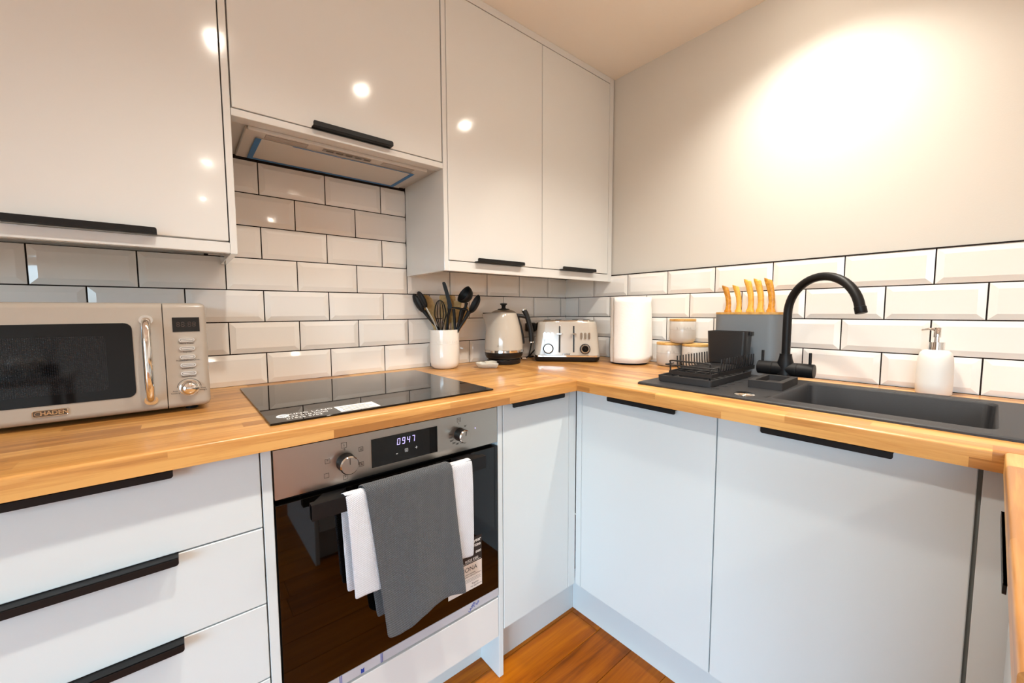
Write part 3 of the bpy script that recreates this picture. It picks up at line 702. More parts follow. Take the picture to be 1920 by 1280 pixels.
mo('display', mbox(-1.6925, -1.6425, FY-0.0012, FY+0.001, 1.100, 1.1335), 'display_glass')
text('display_digits', '88:88', 0.017, 'led_dim', mw, (-1.6675-MX, FY-0.0014-MY, 1.1165-MZ), ext=0.0001)
for zc, s_ in ((1.0805, 'Micro Power'), (1.0605, 'Express'), (1.0405, 'Preset/Defrost/Clock'), (1.021, 'Instant/Start'), (1.0017, 'Pause/Cancel')):
    b_ = mo('button', prism([(a-MX, b-MZ) for a, b in rpoly(0.0295, 0.0088, 0.0043, 6, -1.668, zc)], FY-0.0035-MY, FY+0.001-MY), 'chrome', label='chrome pill button')
    mo('button_groove', tube([(a-MX, FY-0.0035-MY, b-MZ) for a, b in rpoly(0.0235, 0.004, 0.0019, 4, -1.668, zc)], 0.0006, 5, closed=True), 'soft_print', b_)
    text('lettering', s_, 0.0050, 'dark_print', mw, (-1.668-MX, FY-0.0002-MY, zc-0.0082-MZ), ext=0.0001)
mo('dial', lathe([(0.0185, 0.001), (0.0185, -0.003), (0.0165, -0.004), (0.0165, -0.009), (0.0145, -0.0145), (0.010, -0.018), (0, -0.0195)], 40, c=(-1.6685-MX, FY-MY, 0.967-MZ), axis='y'), 'chrome', sm=50, label='domed chrome dial')
mo('printed_arc', tube([(-1.6685+0.0225*math.cos(a)-MX, FY-0.0002-MY, 0.967+0.0215*math.sin(a)-MZ) for a in [math.radians(5+170*k/20) for k in range(21)]], 0.0005, 4), 'dark_print')
text('lettering', 'Auto\nCooking', 0.0048, 'dark_print', mw, (-1.6945-MX, FY-0.0002-MY, 0.9585-MZ), ext=0.0001)
text('lettering', 'Time\nWeight', 0.0048, 'dark_print', mw, (-1.6425-MX, FY-0.0002-MY, 0.9615-MZ), ext=0.0001)
bd = mo('badge', prism([(a-MX, b-MZ) for a, b in rpoly(0.049, 0.0135, 0.003, 4, -1.8915, 0.943)], FY-0.002-MY, FY+0.001-MY), 'badge_metal', label='embossed metal badge')
mo('badge_rim', tube([(a-MX, FY-0.002-MY, b-MZ) for a, b in rpoly(0.0485, 0.013, 0.003, 4, -1.8915, 0.943)], 0.0007, 6, closed=True), 'chrome', bd)
text('lettering', 'HADEN', 0.0115, 'chrome', bd, (-1.886-MX, FY-0.0022-MY, 0.943-MZ), ext=0.0006, bold=0.0002)
mo('badge_emblem', tube([(-1.9085+0.0045*math.cos(a)-MX, FY-0.0022-MY, 0.943+0.0038*math.sin(a)-MZ) for a in [2*PI*k/16 for k in range(16)]], 0.0006, 5, closed=True), 'chrome', bd)
for xx, yy in ((-2.05, -0.27), (-1.665, -0.27), (-2.05, -0.05), (-1.665, -0.05)):
    mo('foot', lathe([(0.012, 0), (0.014, 0.013), (0, 0.013)], 16, c=(xx-MX, yy-MY, 0.0003)), 'black_plastic')

# ------------------------------------------------------------------ utensil crock and utensils
CR = Vector((-0.830, -0.083, 0.9103))
ck = thing('utensil_crock', 'cream ceramic utensil crock with embossed lettering beside the hob', 'crock', CR)
obj('crock_body', lathe([(0.0, 0.0), (0.040, 0.0), (0.050, 0.004), (0.0565, 0.013), (0.0595, 0.027), (0.0605, 0.060), (0.0605, 0.155), (0.0598, 0.1595), (0.0575, 0.1595), (0.056, 0.155), (0.056, 0.02), (0.045, 0.008), (0, 0.008)], 56), 'ceramic_cream', ck, smooth=50)
obj('band', lathe([(0.0604, 0.1015), (0.0612, 0.1025), (0.0604, 0.1035)], 56), 'ceramic_cream', ck, smooth=60)
def ring_text(s, r_, zc, size, parent, az, m_, step, ext=0.0006):
    for i, ch in enumerate(s):
        a = az+(i-(len(s)-1)/2)*step
        text('embossed_letter', ch, size, m_, parent, (r_*math.cos(a), r_*math.sin(a), zc), (PI/2, 0, a+PI/2), ext=ext)
azc = math.atan2(CAM.y-CR.y, CAM.x-CR.x)
ring_text('UTENSILS', 0.0605, 0.1105, 0.0135, ck, azc+0.25, 'ceramic_cream', 0.205)
Rv = Vector((cy, -sy, 0)); Fv = Vector((sy, cy, 0))
def px(u, z, d=0.0): return Vector((u*Rv.x+d*Fv.x, u*Rv.y+d*Fv.y, z))     # picture-plane offsets about the crock's axis: right, up, away
def ut(name, label): return thing(name, label, 'utensil', CR, 0, 'kitchen utensils in the crock')
# local: u right(m), z up. crock rim z=0.16
def bowl(c, axis, rx, ry, depth, parent, m_, normal, name='bowl'):
    """open spoon bowl: elongated along axis, opening towards normal"""
    ax = Vector(axis).normalized(); nn = Vector(normal); nn = (nn-ax*nn.dot(ax)).normalized(); sd = ax.cross(nn)
    bm = B(); R = []; NS = 24
    lv = [(1.0, 0.0), (0.93, -0.35), (0.75, -0.7), (0.45, -0.93), (0.0, -1.0)]
    for f, h in lv:
        if f == 0: R.append([bm.verts.new(Vector(c)+nn*h*depth)])
        else: R.append([bm.verts.new(Vector(c)+ax*rx*f*math.cos(2*PI*k/NS)+sd*ry*f*math.sin(2*PI*k/NS)+nn*h*depth) for k in range(NS)])
    for a, b in zip(R, R[1:]):
        for k in range(NS):
            l = (k+1) % NS
            if len(b) == 1: bm.faces.new((a[k], a[l], b[0]))
            else: bm.faces.new((a[k], a[l], b[l], b[k]))
    o = obj(name, bm, m_, parent, smooth=80); md = o.modifiers.new('thickness', 'SOLIDIFY'); md.thickness = 0.0025; md.offset = 1; return o
def wooden(name, label, base, tip, w_, d0, shape):
    t = ut(name, label); b, e = Vector(base), Vector(tip)
    secs = []
    for q, ww in shape:
        c = b.lerp(e, q); ax = (e-b).normalized(); sd = Vector((ax.z, -ax.x)) if False else None
        nx = math.cos(math.atan2(e.y-b.y, e.x-b.x)+PI/2); nz = math.sin(math.atan2(e.y-b.y, e.x-b.x)+PI/2)
        h = w_*ww
        secs.append([px(c.x+nx*h*a, c.y+nz*h*a, d0+dd) for a, dd in ((-1, 0), (-0.7, -0.003), (0.7, -0.003), (1, 0), (0.7, 0.003), (-0.7, 0.003))])
    obj('blade', loft(secs), 'spoon_wood', t, smooth=60); return t
SPN = [(0, .28), (.55, .28), (.62, .4), (.72, .85), (.82, 1.0), (.92, .9), (.98, .5), (1, .15)]
TRN = [(0, .25), (.55, .25), (.64, .5), (.72, .95), (.98, 1.0), (1, .9)]

SPN = [(0, .28), (.55, .28), (.62, .4), (.72, .85), (.82, 1.0), (.92, .9), (.98, .5), (1, .15)]
TRN = [(0, .25), (.55, .25), (.64, .5), (.72, .95), (.98, 1.0), (1, .9)]
def zp(X, Y, d=0.0): return px((X-508)*0.000308, 0.16+(697-Y)*0.000308, d)
t = ut('serving_spoon', 'black silicone spoon leaning furthest left in the utensil crock')
obj('handle', tube([px(0.010, 0.015, 0.0), zp(430, 690, -0.004), zp(330, 570, -0.006), zp(245, 450, -0.008)], [0.0042, 0.0048, 0.0055, 0.009], 10), 'black_silicone', t, smooth=60)
bowl(zp(178, 345, -0.008), zp(508-110, 697-200)-zp(508, 697), 0.042, 0.0165, 0.012, t, 'black_silicone', px(0.65, 0.3, 0.8))
t = ut('tongs', 'silver tongs with black silicone head leaning left in the crock')
obj('arm', tube([px(0.0, 0.03, -0.02), zp(415, 690, -0.020), zp(385, 600, -0.022), zp(275, 390, -0.026)], [0.004, 0.0048, 0.0048, 0.0055], 10, flat=0.5), 'steel', t, smooth=60)
obj('head', tube([zp(285, 405, -0.026), zp(272, 370, -0.026), zp(248, 320, -0.026), zp(220, 265, -0.026), zp(195, 220, -0.026), zp(182, 198, -0.026)], [0.008, 0.0145, 0.0180, 0.0175, 0.0135, 0.006], 16, flat=0.6), 'black_silicone', t, smooth=80)
t = ut('whisk', 'black balloon whisk standing in the middle of the crock')
obj('handle', tube([px(0.004, 0.012, -0.01), zp(470, 700, -0.014)], 0.0055, 10), 'black_silicone', t, smooth=60)
bm = B()
for k in range(6):
    a = PI*k/6+0.2; ca, sa = math.cos(a), math.sin(a); pts = []
    for j in range(25):
        th = PI*j/24; q = min(j, 24-j)/24
        lat = 0.0275*math.copysign(min(1.0, abs(math.cos(th)))**0.9, math.cos(th))*min(1.0, 0.22+q/0.16)
        pts.append(zp(468, 697, -0.014)+px(lat*ca-0.002*math.sin(th), 0.124*math.sin(th)**0.7-0.004, lat*sa))
    tube(pts, 0.0012, 5, bm)
obj('wires', bm, 'black_silicone', t, smooth=60)
t = ut('spatula', 'tall black flat spatula sticking up highest from the crock')
obj('handle', tube([px(0.0, 0.015, 0.006), zp(542, 690, 0.004), zp(560, 520, 0.003), zp(583, 420, 0.002)], [0.005, 0.0055, 0.0052, 0.006], 10), 'black_silicone', t, smooth=60)
bm = loft([[zp(X, Y, 0.002)+px(dx*w_, 0, dy) for dx, dy in ((-1, -0.0014), (1, -0.0014), (1, 0.0014), (-1, 0.0014))] for X, Y, w_ in ((575, 470, 0.005), (581, 420, 0.0085), (585, 375, 0.0092), (570, 300, 0.0080), (545, 200, 0.0078), (522, 120, 0.0078), (511, 80, 0.0070), (508, 65, 0.004))])
obj('blade', bm, 'black_silicone', t, smooth=40)
t = ut('ladle', 'black soup ladle with deep bowl above the crock')
obj('handle', tube([px(0.010, 0.015, 0.02), zp(690, 690, 0.022), zp(745, 520, 0.024), zp(788, 400, 0.026), zp(800, 340, 0.026)], [0.005, 0.005, 0.005, 0.006, 0.008], 10), 'black_silicone', t, smooth=60)
bowl(zp(765, 222, 0.020), zp(508+118, 697-150)-zp(508, 697), 0.036, 0.034, 0.036, t, 'black_silicone', px(-0.70, 0.55, -0.55), 'ladle_bowl')
t = ut('serving_spoon', 'black silicone spoon leaning right in the utensil crock')
obj('handle', tube([px(-0.012, 0.015, -0.02), zp(708, 690, -0.016), zp(790, 560, -0.014), zp(850, 455, -0.012)], [0.0045, 0.005, 0.0065, 0.010], 10), 'black_silicone', t, smooth=60)
bowl(zp(912, 358, -0.012), zp(508+95, 697-185)-zp(508, 697), 0.040, 0.0215, 0.016, t, 'black_silicone', px(-0.75, 0.35, -0.55))
t = ut('masher', 'black potato masher with flat top bar in the crock')
obj('stem', tube([px(0.020, 0.015, -0.004), zp(655, 690, -0.008), zp(650, 560, -0.008), zp(640, 425, -0.009)], [0.0045, 0.006, 0.0062, 0.0065], 10), 'black_silicone', t, smooth=60)
obj('stem', tube([px(0.030, 0.015, -0.002), zp(688, 690, -0.004), zp(715, 570, -0.006), zp(745, 440, -0.008)], [0.0045, 0.006, 0.0065, 0.008], 10), 'black_silicone', t, smooth=60)
obj('bar', tube([zp(612, 405, -0.009), zp(700, 415, -0.010), zp(770, 430, -0.010), zp(832, 440, -0.010)], [0.003, 0.0062, 0.007, 0.004], 10, flat=0.75), 'black_silicone', t, smooth=60)
def W(X, Y): return ((X-508)*0.000308, 0.16+(697-Y)*0.000308, 0)
wooden('wooden_spoon', 'wooden spoon at the far left of the crock behind the tongs', (0.006, 0.015, 0), W(235, 235), 0.028, 0.022, SPN)
wooden('wooden_turner', 'wide pale wooden turner at the back of the crock', (0.0, 0.015, 0), W(540, 240), 0.034, 0.036, TRN)
wooden('wooden_spatula', 'square ended wooden spatula at the back of the crock', (0.008, 0.015, 0), W(672, 318), 0.020, 0.028, TRN)
wooden('wooden_scoop', 'pale wooden spoon at the back right behind the black spoon', (0.0, 0.015, 0), W(800, 385), 0.020, 0.042, SPN)

# ------------------------------------------------------------------ heart dish
def heart(s, seg=40):
    o_ = []
    for k in range(seg):
        a = 2*PI*k/seg; x = 16*math.sin(a)**3; y = 13*math.cos(a)-5*math.cos(2*a)-2*math.cos(3*a)-math.cos(4*a); o_.append((x*s/17, (y+2)*s/17))
    return o_
hdsh = thing('heart_dish', 'small cream heart-shaped dish in front of the kettle', 'dish', (-0.683, -0.196, 0.9103), math.atan2(Rv.y*0.75-Fv.y*0.66, Rv.x*0.75-Fv.x*0.66)+PI/2)
rings = []
for s_, z_ in ((0.039, 0.0), (0.047, 0.003), (0.056, 0.015), (0.0575, 0.0205), (0.0555, 0.0215), (0.053, 0.0195), (0.045, 0.006), (0.034, 0.004)):
    rings.append([(a, b, z_) for a, b in heart(s_)])
obj('dish', loft(rings), 'heart_glaze', hdsh, smooth=60)

# ------------------------------------------------------------------ kettle
KC = Vector((-0.546, -0.122, 0.9103))
ka = math.atan2(-Rv.y, -Rv.x)          # spout points to picture left
kb = thing('kettle_stand', 'round black power stand under the kettle', 'stand', KC, ka)
obj('base', lathe([(0, 0), (0.070, 0), (0.075, 0.003), (0.0765, 0.018), (0.0745, 0.0205), (0, 0.0205)], 48), 'black_plastic', kb, smooth=40)
obj('base_ring', lathe([(0.0755, 0.0185), (0.0772, 0.0200), (0.0755, 0.0215), (0.070, 0.0218)], 48), 'chrome', kb, smooth=50)
kt = thing('kettle', 'putty coloured retro kettle with black handle and chrome trim', 'kettle', KC+Vector((0, 0, 0.0222)), ka)
obj('kettle_foot', lathe([(0, 0.0), (0.068, 0.0), (0.076, 0.003), (0.083, 0.013), (0.0865, 0.027), (0.0865, 0.0302), (0, 0.0302)], 56), 'black_plastic', kt, smooth=45)
obj('chrome_band', lathe([(0.0860, 0.0303), (0.0885, 0.031), (0.0885, 0.0405), (0.0865, 0.0415), (0, 0.0415)], 56), 'chrome', kt, smooth=35)
# body with spout: lofted rings pulled out towards +x near the top
prof = [(0.0870, 0.0417), (0.0866, 0.060), (0.0845, 0.085), (0.080, 0.115), (0.074, 0.145), (0.067, 0.172), (0.0605, 0.194), (0.0565, 0.203), (0.0545, 0.2045)]
secs = []
for r_, z_ in prof:
    q = max(0.0, min(1.0, (z_-0.105)/0.092)); ring = []
    for k in range(64):
        a = 2*PI*k/64; aa = (a+PI) % (2*PI)-PI
        w_ = math.exp(-(aa/0.33)**2)*q**1.4
        rr = r_+w_*(0.098-r_+0.004*(1-q)); ring.append((rr*math.cos(a), rr*math.sin(a), z_-0.004*w_))
    secs.append(ring)
obj('body', loft(secs), 'putty_enamel', kt, smooth=60)
obj('spout_mouth', loft([[(x_, y_*w2, z2) for x_, y_, z2, w2 in ((0.056, -0.014, zz, 1), (0.094, -0.0005, zz, 1), (0.094, 0.0005, zz, 1), (0.056, 0.014, zz, 1))] for zz in (0.1995, 0.2048)]), 'dark_print', kt)
obj('lid', lathe([(0.056, 0.2046), (0.0562, 0.2066), (0.050, 0.2105), (0.036, 0.2165), (0.026, 0.2185), (0, 0.2195)], 48), 'steel', kt, smooth=50)
obj('lid_knob', lathe([(0.027, 0.2185), (0.026, 0.2215), (0.012, 0.2235), (0.0085, 0.2285), (0.0095, 0.236), (0.0165, 0.2425), (0.0165, 0.2455), (0.010, 0.2475), (0, 0.248)], 32), 'black_plastic', kt, smooth=40)
hl = obj('handle', tube(spline([(-0.0905, 0, 0.216), (-0.1015, 0, 0.198), (-0.112, 0, 0.166), (-0.121, 0, 0.130), (-0.1245, 0, 0.096), (-0.125, 0, 0.074)], 5), 0.0112, 14, flat=1.15, updir=(0, 1, 0)), 'black_plastic', kt, smooth=60, label='black curved kettle handle')
obj('handle_cap', tube([(-0.0885, 0, 0.2205), (-0.0912, 0, 0.2150)], 0.0114, 14, flat=1.15, updir=(0, 1, 0)), 'chrome', hl, smooth=40)
obj('handle_cap', tube([(-0.1250, 0, 0.0745), (-0.1252, 0, 0.0695)], 0.0114, 14, flat=1.15, updir=(0, 1, 0)), 'chrome', hl, smooth=40)
obj('handle_bridge', tube([(-0.055, 0, 0.1935), (-0.0800, 0, 0.1900), (-0.106, 0, 0.184)], [0.0085, 0.0085, 0.0080], 12), 'black_plastic', hl, smooth=50)
obj('handle_strap', tube(spline([(-0.0585, 0, 0.199), (-0.0655, 0, 0.178), (-0.0765, 0, 0.140), (-0.0845, 0, 0.105), (-0.0880, 0, 0.075), (-0.0885, 0, 0.066)], 4), 0.0058, 10, flat=1.6, updir=(0, 1, 0)), 'black_plastic', hl, smooth=60)
kz = math.atan2((CAM-KC).y, (CAM-KC).x)-ka
text('logo', 'H', 0.011, 'chrome', kt, (0.0872*math.cos(kz-0.28), 0.0872*math.sin(kz-0.28), 0.062), (PI/2-0.05, 0, kz-0.28+PI/2), ext=0.0004)

# wall socket, plugs, cords
so = thing('wall_socket', 'white double wall socket on the tiles behind kettle and toaster', 'socket', (-0.262, -0.0046, 1.055))
obj('plate', bx(-0.073, 0.073, -0.009, 0.0, -0.043, 0.043, 0.003, 2), 'socket_white', so, smooth=40)
for xx in (-0.054, 0.036): obj('switch', bx(xx, xx+0.009, -0.0115, -0.009, 0.012, 0.03, 0.001, 1), 'socket_white', so)
for nm, lb, xx in (('plug', 'black plug in the socket just right of the kettle handle', -0.300), ('plug', 'black plug in the socket beside the toaster', -0.224)):
    p = thing(nm, lb, 'plug', (xx, -0.0145, 1.060))
    obj('plug_body', bx(-0.024, 0.024, -0.042, 0.0, -0.020, 0.026, 0.009, 3), 'black_plastic', p, smooth=50)
    obj('cable_grip', tube([(0, -0.03, -0.018), (0, -0.031, -0.05)], [0.007, 0.004], 10), 'black_plastic', p, smooth=50)
tag(obj('power_cord', tube(spline([(-0.300, -0.045, 1.012), (-0.304, -0.044, 0.98), (-0.318, -0.05, 0.945), (-0.345, -0.06, 0.917), (-0.42, -0.055, 0.914), (-0.475, -0.075, 0.914)], 6), 0.0033, 8), 'black_plastic', smooth=60), 'thin black kettle cord running down from the socket', 'cord')
tag(obj('power_cord', tube(spline([(-0.224, -0.045, 1.012), (-0.228, -0.038, 0.985), (-0.252, -0.030, 0.955), (-0.285, -0.028, 0.930), (-0.308, -0.034, 0.9145), (-0.312, -0.050, 0.9145), (-0.300, -0.058, 0.9145)], 6), 0.0033, 8), 'black_plastic', smooth=60), 'thin black toaster cord looping down behind the toaster', 'cord')
tag(obj('cord_tie', tube([(-0.4145, -0.0975, 0.9185), (-0.398, -0.105, 0.9185)], [0.006, 0.0075], 10), 'chrome', smooth=50), 'small shiny cord tie beside the kettle base', 'cord tie')

# ------------------------------------------------------------------ toaster
TN = Vector((-0.742, -0.670, 0)); TC = Vector((-0.313, -0.290, 0.9103))
ta = math.atan2(TN.y, TN.x)+PI/2       # local -y faces the camera side
to = thing('toaster', 'putty and chrome four-slice toaster standing across the corner', 'toaster', TC, ta)
# local: front at y=0 (facing -y), back at y=+0.245, x right
def sec(hw, y0, y1, z, r_): return [(a, (y0+y1)/2+b, z) for a, b in rpoly(2*hw, y1-y0, r_, 6)]
obj('base', loft([sec(0.138, 0.012, 0.190, 0.0, 0.03), sec(0.148, 0.004, 0.198, 0.008, 0.03), sec(0.151, 0.001, 0.200, 0.0235, 0.028)]), 'black_plastic', to, smooth=50)
obj('chrome_trim', loft([sec(0.1525, -0.001, 0.202, 0.0237, 0.028), sec(0.1525, -0.001, 0.202, 0.0305, 0.028), sec(0.150, 0.002, 0.199, 0.0325, 0.028)]), 'chrome', to, smooth=40)
obj('body', loft([sec(0.1500, 0.002, 0.197, 0.0327, 0.032), sec(0.1485, 0.004, 0.195, 0.06, 0.036), sec(0.1440, 0.008, 0.191, 0.11, 0.040), sec(0.1385, 0.013, 0.187, 0.155, 0.042), sec(0.1350, 0.016, 0.184, 0.178, 0.042), sec(0.1315, 0.019, 0.181, 0.184, 0.042)]), 'putty_enamel', to, smooth=50)
obj('top_plate', loft([sec(0.1270, 0.022, 0.178, 0.1842, 0.036), sec(0.1255, 0.024, 0.176, 0.190, 0.034), sec(0.1225, 0.026, 0.174, 0.1915, 0.034)]), 'chrome', to, smooth=40)
for xx in (-0.092, -0.040, 0.040, 0.092): obj('bread_slot', bx(xx-0.014, xx+0.014, 0.040, 0.160, 0.1916, 0.1924), 'black_plastic', to)
def fy(z): return 0.002+(z-0.029)/0.155*0.016
tilt = -math.atan2(0.016, 0.155)
obj('front_plate', prism(rpoly(0.198, 0.150, 0.010, 5, 0, 0.082), -0.0007, 0.002, 'y'), 'putty_enamel', to, (0, -0.0016, 0.025), (tilt, 0, 0))
fp = to.children[-1]
for xx in (-0.032, 0.032):
    obj('lever_slot', bx(xx-0.0028, xx+0.0028, -0.0016, -0.0004, 0.020, 0.140), 'black_plastic', to, (0, -0.0016, 0.025), (tilt, 0, 0))
    obj('lever_slot_trim', tube([(a, -0.0012, b) for a, b in rpoly(0.0075, 0.123, 0.003, 4, xx, 0.080)], 0.0008, 6, closed=True), 'chrome', to, (0, -0.0016, 0.025), (tilt, 0, 0), smooth=50)
    obj('lever', loft([[(xx+dx*w_, -0.002-dy, 0.104+h_*hh) for dx, h_ in ((-1, 0.2), (-0.6, -0.6), (0, -1), (0.6, -0.6), (1, 0.2), (0, 0.6))] for dy, w_, hh in ((0, 0.012, 0.004), (0.010, 0.0155, 0.0048), (0.016, 0.013, 0.0036))]), 'chrome', to, (0, -0.0016, 0.025), (tilt, 0, 0), smooth=30, label='winged chrome toaster lever')
    s_ = 1 if xx > 0 else -1
    for k in range(3):
        bxx = s_*(0.066+0.0172*k)
        obj('button', prism(rpoly(0.0105, 0.030, 0.0048, 6, bxx, 0.095), -0.0042, 0.0, 'y'), 'chrome', to, (0, -0.0016, 0.025), (tilt, 0, 0), smooth=40, label='chrome pill button')
        text('printed_symbol', '*', 0.006, 'soft_print', to, (bxx, -0.0016+0.0062, 0.025+0.073), (PI/2+tilt, 0, 0), ext=0.0002)
    dl = obj('dial', lathe([(0.0235, 0.0), (0.0235, -0.005), (0.0215, -0.007), (0.0195, -0.007), (0.0195, -0.004)], 36, c=(s_*0.083, 0, 0.036), axis='y'), 'black_plastic', to, (0, -0.0016, 0.025), (tilt, 0, 0), smooth=40, label='round browning dial')
    obj('dial_ring', lathe([(0.0195, -0.003), (0.0195, -0.013), (0.0175, -0.015), (0.0145, -0.015)], 36, c=(s_*0.083, 0, 0.036), axis='y'), 'chrome', dl, smooth=40)
    obj('dial_face', lathe([(0.0145, -0.0152), (0, -0.0152)], 36, c=(s_*0.083, 0, 0.036), axis='y'), 'chrome' if s_ < 0 else 'dark_glass', dl)
obj('badge', bx(-0.0165, 0.0165, -0.0022, 0.0, 0.006, 0.0155, 0.0008, 1), 'chrome', to, (0, -0.0016, 0.025), (tilt, 0, 0))
text('lettering', 'Haden', 0.0085, 'soft_print', to, (0, -0.0030, 0.0358), (PI/2+tilt, 0, 0), ext=0.0002)

# ------------------------------------------------------------------ kitchen roll
PC = Vector((-0.122, -0.492, 0.9103))
ph_ = thing('kitchen_roll_holder', 'dark kitchen roll stand under the paper roll', 'holder', PC)
obj('base', lathe([(0, 0), (0.074, 0), (0.077, 0.003), (0.074, 0.0062), (0, 0.0065)], 40), 'black_metal', ph_, smooth=40)
obj('pole', lathe([(0.009, 0.0066), (0.009, 0.292), (0, 0.294)], 16), 'black_metal', ph_, smooth=40)
pr_ = thing('kitchen_roll', 'white kitchen roll with a loose sheet hanging at its right side', 'kitchen roll', PC+Vector((0, 0, 0.0072)))
def wob(a, z): return 0.0010*math.sin(5*a+9*z)+0.0006*math.sin(11*a-23*z)
secs = []
for k in range(13):
    z_ = 0.284*k/12; secs.append([((0.0835+wob(a, z_*6))*math.cos(a), (0.0835+wob(a, z_*6))*math.sin(a), z_) for a in [2*PI*j/56 for j in range(56)]])
inner = [[(0.02*math.cos(2*PI*j/56), 0.02*math.sin(2*PI*j/56), z_) for j in range(56)] for z_ in (0.284, 0.0)]
bm = loft(secs+inner, cap=False)
obj('roll', bm, 'paper', pr_, smooth=70)
# loose sheet: leaves the roll on the camera side and hangs to the right
az0 = math.atan2((CAM-PC).y, (CAM-PC).x)
bm = B(); g = []
for i in range(19):
    q = i/18; col = []
    for k in range(13):
        w_ = 1-k/12; A0 = 0.78; S_ = 0.2+1.75*q                 # arc up to A0, then a straight tangent
        a = az0-0.95+2.0*min(q, 0.62)/0.62
        rr = 0.0852+0.0006*math.sin(20*q+30*k); ext_ = max(0, q-0.62)/0.38*(0.026+0.022*w_)
        z_ = 0.002+0.282*k/12+0.022*max(0, q-0.55)*w_
        col.append(bm.verts.new((rr*math.cos(a)-ext_*math.sin(a), rr*math.sin(a)+ext_*math.cos(a), z_)))
    g.append(col)
for i in range(18):
    for k in range(12): bm.faces.new((g[i][k], g[i+1][k], g[i+1][k+1], g[i][k+1]))
sh = obj('loose_sheet', bm, 'paper', pr_, smooth=80); md = sh.modifiers.new('t', 'SOLIDIFY'); md.thickness = 0.0012; md.offset = 1

# ------------------------------------------------------------------ canisters
def canister(loc, label, word):
    t = thing('canister', label, 'canister', loc, 0, 'storage canisters')
    obj('jar', lathe([(0, 0), (0.034, 0), (0.042, 0.003), (0.0475, 0.010), (0.0500, 0.022), (0.0505, 0.045), (0.0505, 0.0885), (0.0495, 0.0895), (0, 0.0895)], 48), 'ceramic_grey', t, smooth=50)
    obj('lid', lathe([(0, 0.0897), (0.0498, 0.0897), (0.0508, 0.0907), (0.0508, 0.0985), (0.0498, 0.0995), (0, 0.0995)], 48), 'bamboo', t, smooth=40)
    obj('band', lathe([(0.0504, 0.0555), (0.0512, 0.0562), (0.0504, 0.0569)], 48), 'ceramic_grey', t, smooth=60)
    az = math.atan2(CAM.y-loc[1], CAM.x-loc[0]); ring_text(word, 0.0507, 0.063, 0.0135, t, az+0.12, 'ceramic_grey', 0.25)
    return t
CZ = 0.9103
canister((-0.070, -0.652, CZ), 'lower left grey ceramic canister with bamboo lid', 'TEA')
canister((-0.066, -0.762, CZ), 'lower right grey ceramic canister with bamboo lid behind the rack', 'COFFEE')
canister((-0.067, -0.706, CZ+0.0998), 'grey ceramic canister with bamboo lid stacked on the two others', 'SUGAR')

# ------------------------------------------------------------------ knife block and knives
kbk = thing('knife_block', 'grey oval knife block with bamboo top behind the dish rack', 'knife block', (-0.062, -0.952, 0.9103))
def stad(w, h, seg=10):
    o_ = []
    for k in range(seg+1): a = -PI/2+PI*k/seg; o_.append((h/2*math.cos(a), (w-h)/2+0, 0, a))
    return o_
st_poly = [(a, b) for a, b in rpoly(0.086, 0.222, 0.040, 8)]
obj('block', prism(st_poly, 0, 0.218, 'z'), 'knife_block_grey', kbk, smooth=40)
obj('bamboo_top', prism([(a*1.012, b*1.005) for a, b in st_poly], 0.2183, 0.2263, 'z'), 'bamboo', kbk, smooth=40)
for k, (yy, hh, wd) in enumerate(((0.073, 0.098, 0.0085), (0.036, 0.098, 0.0085), (-0.004, 0.117, 0.0095), (-0.036, 0.117, 0.0095), (-0.070, 0.117, 0.0100))):
    nm = ('leftmost', 'second', 'middle', 'fourth', 'rightmost')[k]
    kn = thing('knife', f'{nm} wooden-handled knife standing in the grey knife block', 'knife', (-0.067, -0.952+yy, 0.9103+0.2264), 0, 'knives in the knife block')
    secs = []
    for q, off, w_ in ((0, -0.002, 1.35), (0.05, -0.001, 1.3), (0.12, -0.002, 0.95), (0.3, -0.0035, 0.90), (0.55, -0.001, 0.95), (0.8, 0.0055, 1.05), (0.95, 0.0105, 1.12), (1.0, 0.012, 1.08)):
        zz = hh*q; secs.append([(dx*0.0075, off+dy*wd*w_, zz+(0.004*dy if q == 1 else 0)) for dx, dy in ((-1, -.7), (-.6, -1), (.6, -1), (1, -.7), (1, .7), (.6, 1), (-.6, 1), (-1, .7))])
    obj('knife_handle', loft(secs), 'knife_wood', kn, smooth=60, label='pale wooden knife handle')

# ------------------------------------------------------------------ sink
sn = thing('sink', 'dark composite inset sink with bowl and draining board', 'sink', (-0.34, -1.30, 0.9102))
KX, KY, KZ = sn.location
S0, S1, T0, T1 = -0.553, -0.125, -1.805, -0.806
bm = B(); zt = 0.0072
def vv(x, y, z): return bm.verts.new((x-KX, y-KY, z))
b0, b1, c0, c1 = BOWL
# top deck with rounded outer rim and bowl opening built as a ring
outer_ = [(a+(S0+S1)/2, b+(T0+T1)/2) for a, b in rpoly(S1-S0, T1-T0, 0.010, 4)]
inner_ = [(a+(b0+b1)/2, b+(c0+c1)/2) for a, b in rpoly(b1-b0, c1-c0, 0.022, 4)]
O0 = [vv(x, y, 0.0) for x, y in outer_]; O1 = [vv(x, y, zt-0.003) for x, y in outer_]
mx_, my_ = (S0+S1)/2, (T0+T1)/2
O2 = [vv(x-0.003*(1 if x > mx_ else -1), y-0.003*(1 if y > my_ else -1), zt) for x, y in outer_]
I0 = [vv(x, y, zt) for x, y in inner_]
def sc(pts, d): cx_, cy_ = (b0+b1)/2, (c0+c1)/2; return [(cx_+(x-cx_)*(1-d/((b1-b0)/2)), cy_+(y-cy_)*(1-d/((c1-c0)/2))) for x, y in pts]
I1 = [vv(x, y, zt-0.006) for x, y in sc(inner_, 0.004)]; I2 = [vv(x, y, -0.15) for x, y in sc(inner_, 0.012)]; I3 = [vv(x, y, -0.168) for x, y in sc(inner_, 0.035)]
